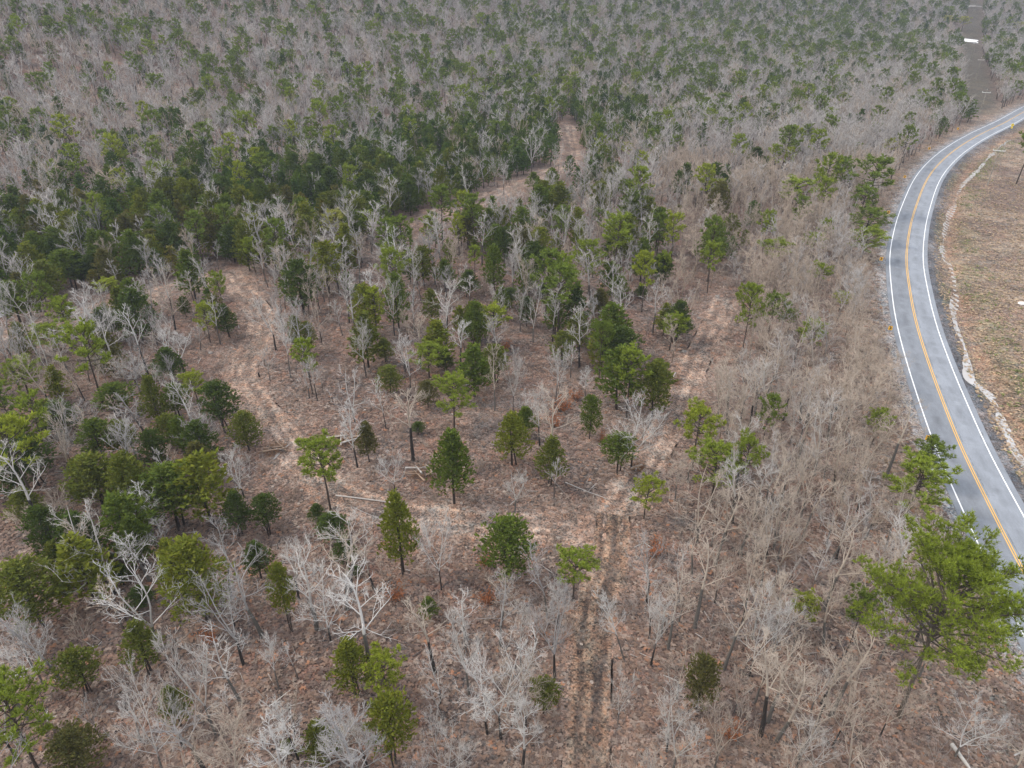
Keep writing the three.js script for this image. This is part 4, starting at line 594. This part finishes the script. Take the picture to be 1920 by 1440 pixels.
  // rusty oak saplings that kept their leaves
  const rusty = (seed) => { const r = rngOf(seed), T = new Geo(false), K = new Geo(true); for (let k = 0; k < 14; k++) { const a = r() * 6.28, P = limbPath(V(0, -0.05, 0), V(Math.cos(a) * (0.2 + r() * 0.7), 1, Math.sin(a) * (0.2 + r() * 0.7)).normalize(), 1.2 + r() * 0.8, 3, 0, 0.35, r); T.tube(P, taper(3, 0.022, 0.006), 3, null, true); for (let q = 0; q < 26; q++) { const [e] = along(P, 0.25 + r() * 0.75), c = e.add(V((r() - 0.5) * 0.6, (r() - 0.5) * 0.5, (r() - 0.5) * 0.6)), s = V(r() - 0.5, r() - 0.5, r() - 0.5).normalize(), t = turned(s, 1.5, r), v = 0.65 + r() * 0.7; K.tri(c.clone().addScaledVector(s, 0.12), c.clone().addScaledVector(t, 0.09), c.clone().addScaledVector(s, -0.1), [v, v, v]); } } return [T.build(), K.build()]; };
  const RB = [rusty(61), rusty(62)];
  [[1050, 772, 2.3, 'rust-red oak sapling beside the slim bare tree in mid clearing'], [1078, 748, 1.6, 'rust-red sapling at the foot of the forked white tree'], [1040, 800, 1.8, 'orange-brown sapling below the rust-red oak sapling'], [1128, 828, 1.2, 'small red-leaved sapling by the narrow cedar of the clearing'], [745, 1122, 1.6, 'rust-red sapling on the litter in the lower middle'], [918, 1130, 1.5, 'orange sapling below the broad rich green cedar'], [907, 1060, 1.3, 'dark red sapling left of the broad rich green cedar'], [395, 1200, 1.6, 'orange-brown sapling left of the dense spreading white tree'], [950, 655, 1.4, 'reddish sapling beside light yellow-green pine'], [1225, 1040, 1.8, 'faded orange sapling right of the rutted track'], [1370, 1380, 1.4, 'orange sapling in the scrub at the bottom'], [1440, 320, 2.2, 'pinkish brown leafy sapling in the upper right woods']].forEach(([px, py, s, label], k) => { const [x, d] = place(px, py), o = new THREE.Group(); o.name = numbered('oak_sapling'); scene.add(o); o.position.set(x, ground(x, d), -d); o.scale.set(s * 0.8, s * 0.7, s * 0.8); o.rotation.y = k; mesh('stems', RB[k % 2][0], bark.grey, o); mesh('leaves', RB[k % 2][1], leaves.rust, o); tag(o, label, 'sapling'); });
}

// brush piles left by the clearing work: logs and tangled branches
function logThing(parent, name, a, b, r, m) { const g = new Geo(false), rr = rngOf(Math.round(a.x * 31 + b.z * 17 + r * 991)); const dir = V(0, 0, 0).subVectors(b, a), L = dir.length(), P = limbPath(a, dir.normalize(), L, 4, 0, 0.06, rr); g.tube(P, taper(4, r, r * 0.62), 7, null, true); return mesh(name, g.build(), m, parent); }
{
  const mP = std(0.33, 0.235, 0.165), mG = std(0.4, 0.37, 0.34), mD = std(0.1, 0.075, 0.06), mR = std(0.3, 0.165, 0.09);
  const pile = (px, py, s, seed, label) => {
    const r = rngOf(seed), [x, d] = place(px, py), o = new THREE.Group(); o.name = numbered('brush_pile'); scene.add(o); o.position.set(x, ground(x, d), -d); tag(o, label, 'brush pile');
    for (let k = 0; k < 16; k++) { const a = r() * 6.28, l = (1.5 + r() * 2.6) * s, c = V((r() - 0.5) * 2 * s, 0.12 + r() * 0.7 * s, (r() - 0.5) * 1.4 * s), h = V(Math.cos(a), (r() - 0.35) * 0.35, Math.sin(a)).normalize(); const A = c.clone().addScaledVector(h, -l / 2), B = c.clone().addScaledVector(h, l / 2); A.y = Math.max(0.06, A.y); B.y = Math.max(0.06, B.y); logThing(o, 'log', A, B, 0.05 + r() * 0.09, k % 4 === 0 ? mD : k % 3 ? mP : mG); }
    const g = new Geo(false); for (let k = 0; k < 260; k++) { const a = r() * 6.28, q = Math.sqrt(r()) * 1.6 * s, c = V(Math.cos(a) * q, r() * 0.75 * s * (1.1 - q / 2 / s), Math.sin(a) * q); const P = limbPath(c, V(r() - 0.5, (r() - 0.35) * 0.8, r() - 0.5).normalize(), 0.6 + r(), 2, 0, 0.5, r); P.forEach((v) => { v.y = Math.max(0.01, v.y); }); g.tube(P, [0.022, 0.016, 0], 3, null, true); } mesh('tangled_branches', g.build(), mR, o);
  };
  pile(800, 888, 1.25, 5, 'heap of cut logs and brush left of the lone conical cedar'); pile(648, 828, 1.1, 6, 'brown brush heap at the left rim of the clearing'); pile(520, 845, 1.0, 7, 'grey heap of branches at the bend of the dirt track'); pile(1262, 715, 0.9, 8, 'pale grey branch heap beside the right arm of the track'); pile(210, 1040, 0.9, 9, 'dark heap of dead branches in the lower left woods'); pile(1195, 878, 0.5, 10, 'low pile of broken branches under the spreading pale tree');
  const log = (p, q, r, m, label) => { const [x0, d0] = place(...p), [x1, d1] = place(...q), o = logThing(undefined, 'fallen_log', V(x0, ground(x0, d0) + r, -d0), V(x1, ground(x1, d1) + r, -d1), r, m); tag(o, label, 'log'); };
  log([1783, 1398], [1822, 1452], 0.2, std(0.46, 0.43, 0.39), 'pale fallen log at the bottom right corner'); log([900, 866], [1095, 868], 0.07, mD, 'thin dark fallen trunk right of the lone conical cedar'); log([1075, 843], [1122, 848], 0.06, mD, 'short dark fallen pole below the narrow cedar in the clearing'); log([630, 930], [760, 948], 0.1, mG, 'grey fallen pole along the dirt track bend'); log([715, 975], [655, 948], 0.06, mG, 'thin leaning dead pole lying below the track bend'); log([1060, 905], [1150, 945], 0.06, mG, 'slim grey fallen pole left of the track junction'); log([1900, 1418], [1930, 1405], 0.08, mG, 'short grey stick at the bottom right edge'); log([505, 1325], [560, 1285], 0.06, std(0.46, 0.43, 0.39), 'pale fallen branch in the lower left woods');
}

// ---------------------------------------------------------------- roadside signs and utility poles
{
  const sheet = new THREE.MeshStandardMaterial({ color: new THREE.Color().setRGB(0.85, 0.44, 0.02), roughness: 0.45 }), sheetLemon = new THREE.MeshStandardMaterial({ color: new THREE.Color().setRGB(0.86, 0.62, 0.02), roughness: 0.45 }), black = std(0.02, 0.02, 0.02), steel = std(0.32, 0.32, 0.32, { metalness: 0.6, roughness: 0.5 });
  const plate = (w, h, r) => { const s = new THREE.Shape(); s.moveTo(-w / 2 + r, -h / 2); s.lineTo(w / 2 - r, -h / 2); s.quadraticCurveTo(w / 2, -h / 2, w / 2, -h / 2 + r); s.lineTo(w / 2, h / 2 - r); s.quadraticCurveTo(w / 2, h / 2, w / 2 - r, h / 2); s.lineTo(-w / 2 + r, h / 2); s.quadraticCurveTo(-w / 2, h / 2, -w / 2, h / 2 - r); s.lineTo(-w / 2, -h / 2 + r); s.quadraticCurveTo(-w / 2, -h / 2, -w / 2 + r, -h / 2); return new THREE.ExtrudeGeometry(s, { depth: 0.004, bevelEnabled: false }); };
  const chev = (w, h) => { const s = new THREE.Shape(); s.moveTo(-w * 0.36, h * 0.4); s.lineTo(-w * 0.04, h * 0.4); s.lineTo(w * 0.36, 0); s.lineTo(-w * 0.04, -h * 0.4); s.lineTo(-w * 0.36, -h * 0.4); s.lineTo(w * 0.04, 0); s.closePath(); return new THREE.ExtrudeGeometry(s, { depth: 0.003, bevelEnabled: false }); };
  const post = (h) => new THREE.BoxGeometry(0.06, h, 0.045).translate(0, h / 2 - 0.15, -0.03);
  const face = plate(0.64, 0.8, 0.05), mark = chev(0.64, 0.8), stem = post(2.15);
  const where = [[1734, 839, 'in front of the pine tops at the road edge', 'nearest'], [1665, 630, 'beside the straight stretch', 'second nearest'], [1649, 498, 'below the row of pines', 'third nearest'], [1663, 409, 'beside the row of pines at the curve', 'fourth nearest'], [1694, 341, 'at the sharpest part of the curve', 'fifth nearest'], [1740, 287, 'before the dark roadside trunks', 'sixth nearest'], [1794, 249, 'farthest along the curve', 'farthest']];
  where.forEach(([px, py, at, ord]) => {
    const [x, d] = place(px, py), o = new THREE.Group(); o.name = numbered('chevron_sign'); scene.add(o); o.position.set(x, ground(x, d), -d); o.rotation.y = Math.atan2(-x * 0.75, d);
    mesh('post', stem, steel, o); const p = mesh('panel', face, sheet, o); p.position.set(0, 1.62, 0); const c = mesh('chevron', mark, black, p); c.position.set(0, 0, 0.006); c.userData.label = 'black chevron pointing right';
    tag(o, `${ord} yellow chevron curve sign, ${at}`, 'road sign', 'chevron signs along the outside of the curve');
  });
  { const [x, d] = place(1895, 245), o = new THREE.Group(); o.name = 'warning_sign'; scene.add(o); o.position.set(x, ground(x, d), -d); o.rotation.y = Math.atan2(-x, d);
    mesh('post', post(3.1), steel, o); const a = mesh('diamond_panel', plate(0.95, 0.95, 0.06).rotateZ(Math.PI / 4), sheetLemon, o); a.position.y = 2.25;
    const s = new THREE.Shape(); s.moveTo(-0.2, -0.32); s.lineTo(-0.08, -0.32); s.lineTo(-0.08, 0.04); s.lineTo(0.12, 0.14); s.lineTo(0.12, 0.04); s.lineTo(0.32, 0.2); s.lineTo(0.12, 0.36); s.lineTo(0.12, 0.26); s.lineTo(-0.2, 0.1); s.closePath(); const b = mesh('curve_arrow', new THREE.ExtrudeGeometry(s, { depth: 0.003, bevelEnabled: false }), black, o); b.position.set(0, 2.22, 0.006);
    const q = mesh('speed_plaque', plate(0.62, 0.62, 0.04), sheetLemon, o); q.position.y = 1.22; tag(o, 'yellow diamond warning sign with square plaque at the right road edge', 'road sign'); }
  const wood = std(0.52, 0.47, 0.41, { map: barkMap }), grey = std(0.6, 0.59, 0.57);
  const pole = (x, d, h, label) => {
    const o = new THREE.Group(); o.name = numbered('utility_pole'); scene.add(o); o.position.set(x, ground(x, d), -d); o.rotation.y = -Math.atan2(132, 243); tag(o, label, 'utility pole', 'poles of the power line');
    mesh('shaft', new THREE.CylinderGeometry(0.11, 0.17, h + 0.4, 8).translate(0, h / 2 - 0.2, 0), wood, o); const arm = mesh('crossarm', new THREE.BoxGeometry(3.2, 0.2, 0.16).translate(0, h - 1.1, 0.2), grey, o);
    for (const ix of [-1.48, 1.48]) mesh('insulator', new THREE.CylinderGeometry(0.07, 0.1, 0.34, 8).translate(ix, h - 0.84, 0.2), grey, arm); mesh('insulator', new THREE.CylinderGeometry(0.07, 0.1, 0.34, 8).translate(0, h + 0.16, 0), grey, o);
  };
  { const [x, d] = place(1851, 348); pole(x, d, 11.5, 'wooden utility pole in the dry field inside the curve'); } { const [x, d] = place(1834, 222); pole(x, d, 11.8, 'utility pole with a pale crossarm just beyond the road'); }
  pole(272, 450, 12, 'second utility pole beyond the road, in the corridor'); pole(338, 572, 12, 'utility pole in the corridor just short of the pond'); pole(462, 800, 12.5, 'farthest utility pole beside the gravel lane');
}
let total = 0; scene.traverse((o) => { if (o.isMesh && !o.isInstancedMesh) total += (o.geometry.index ? o.geometry.index.count : o.geometry.attributes.position.count) / 3; }); console.log('triangles', Math.round(total));
renderer.render(scene, camera);
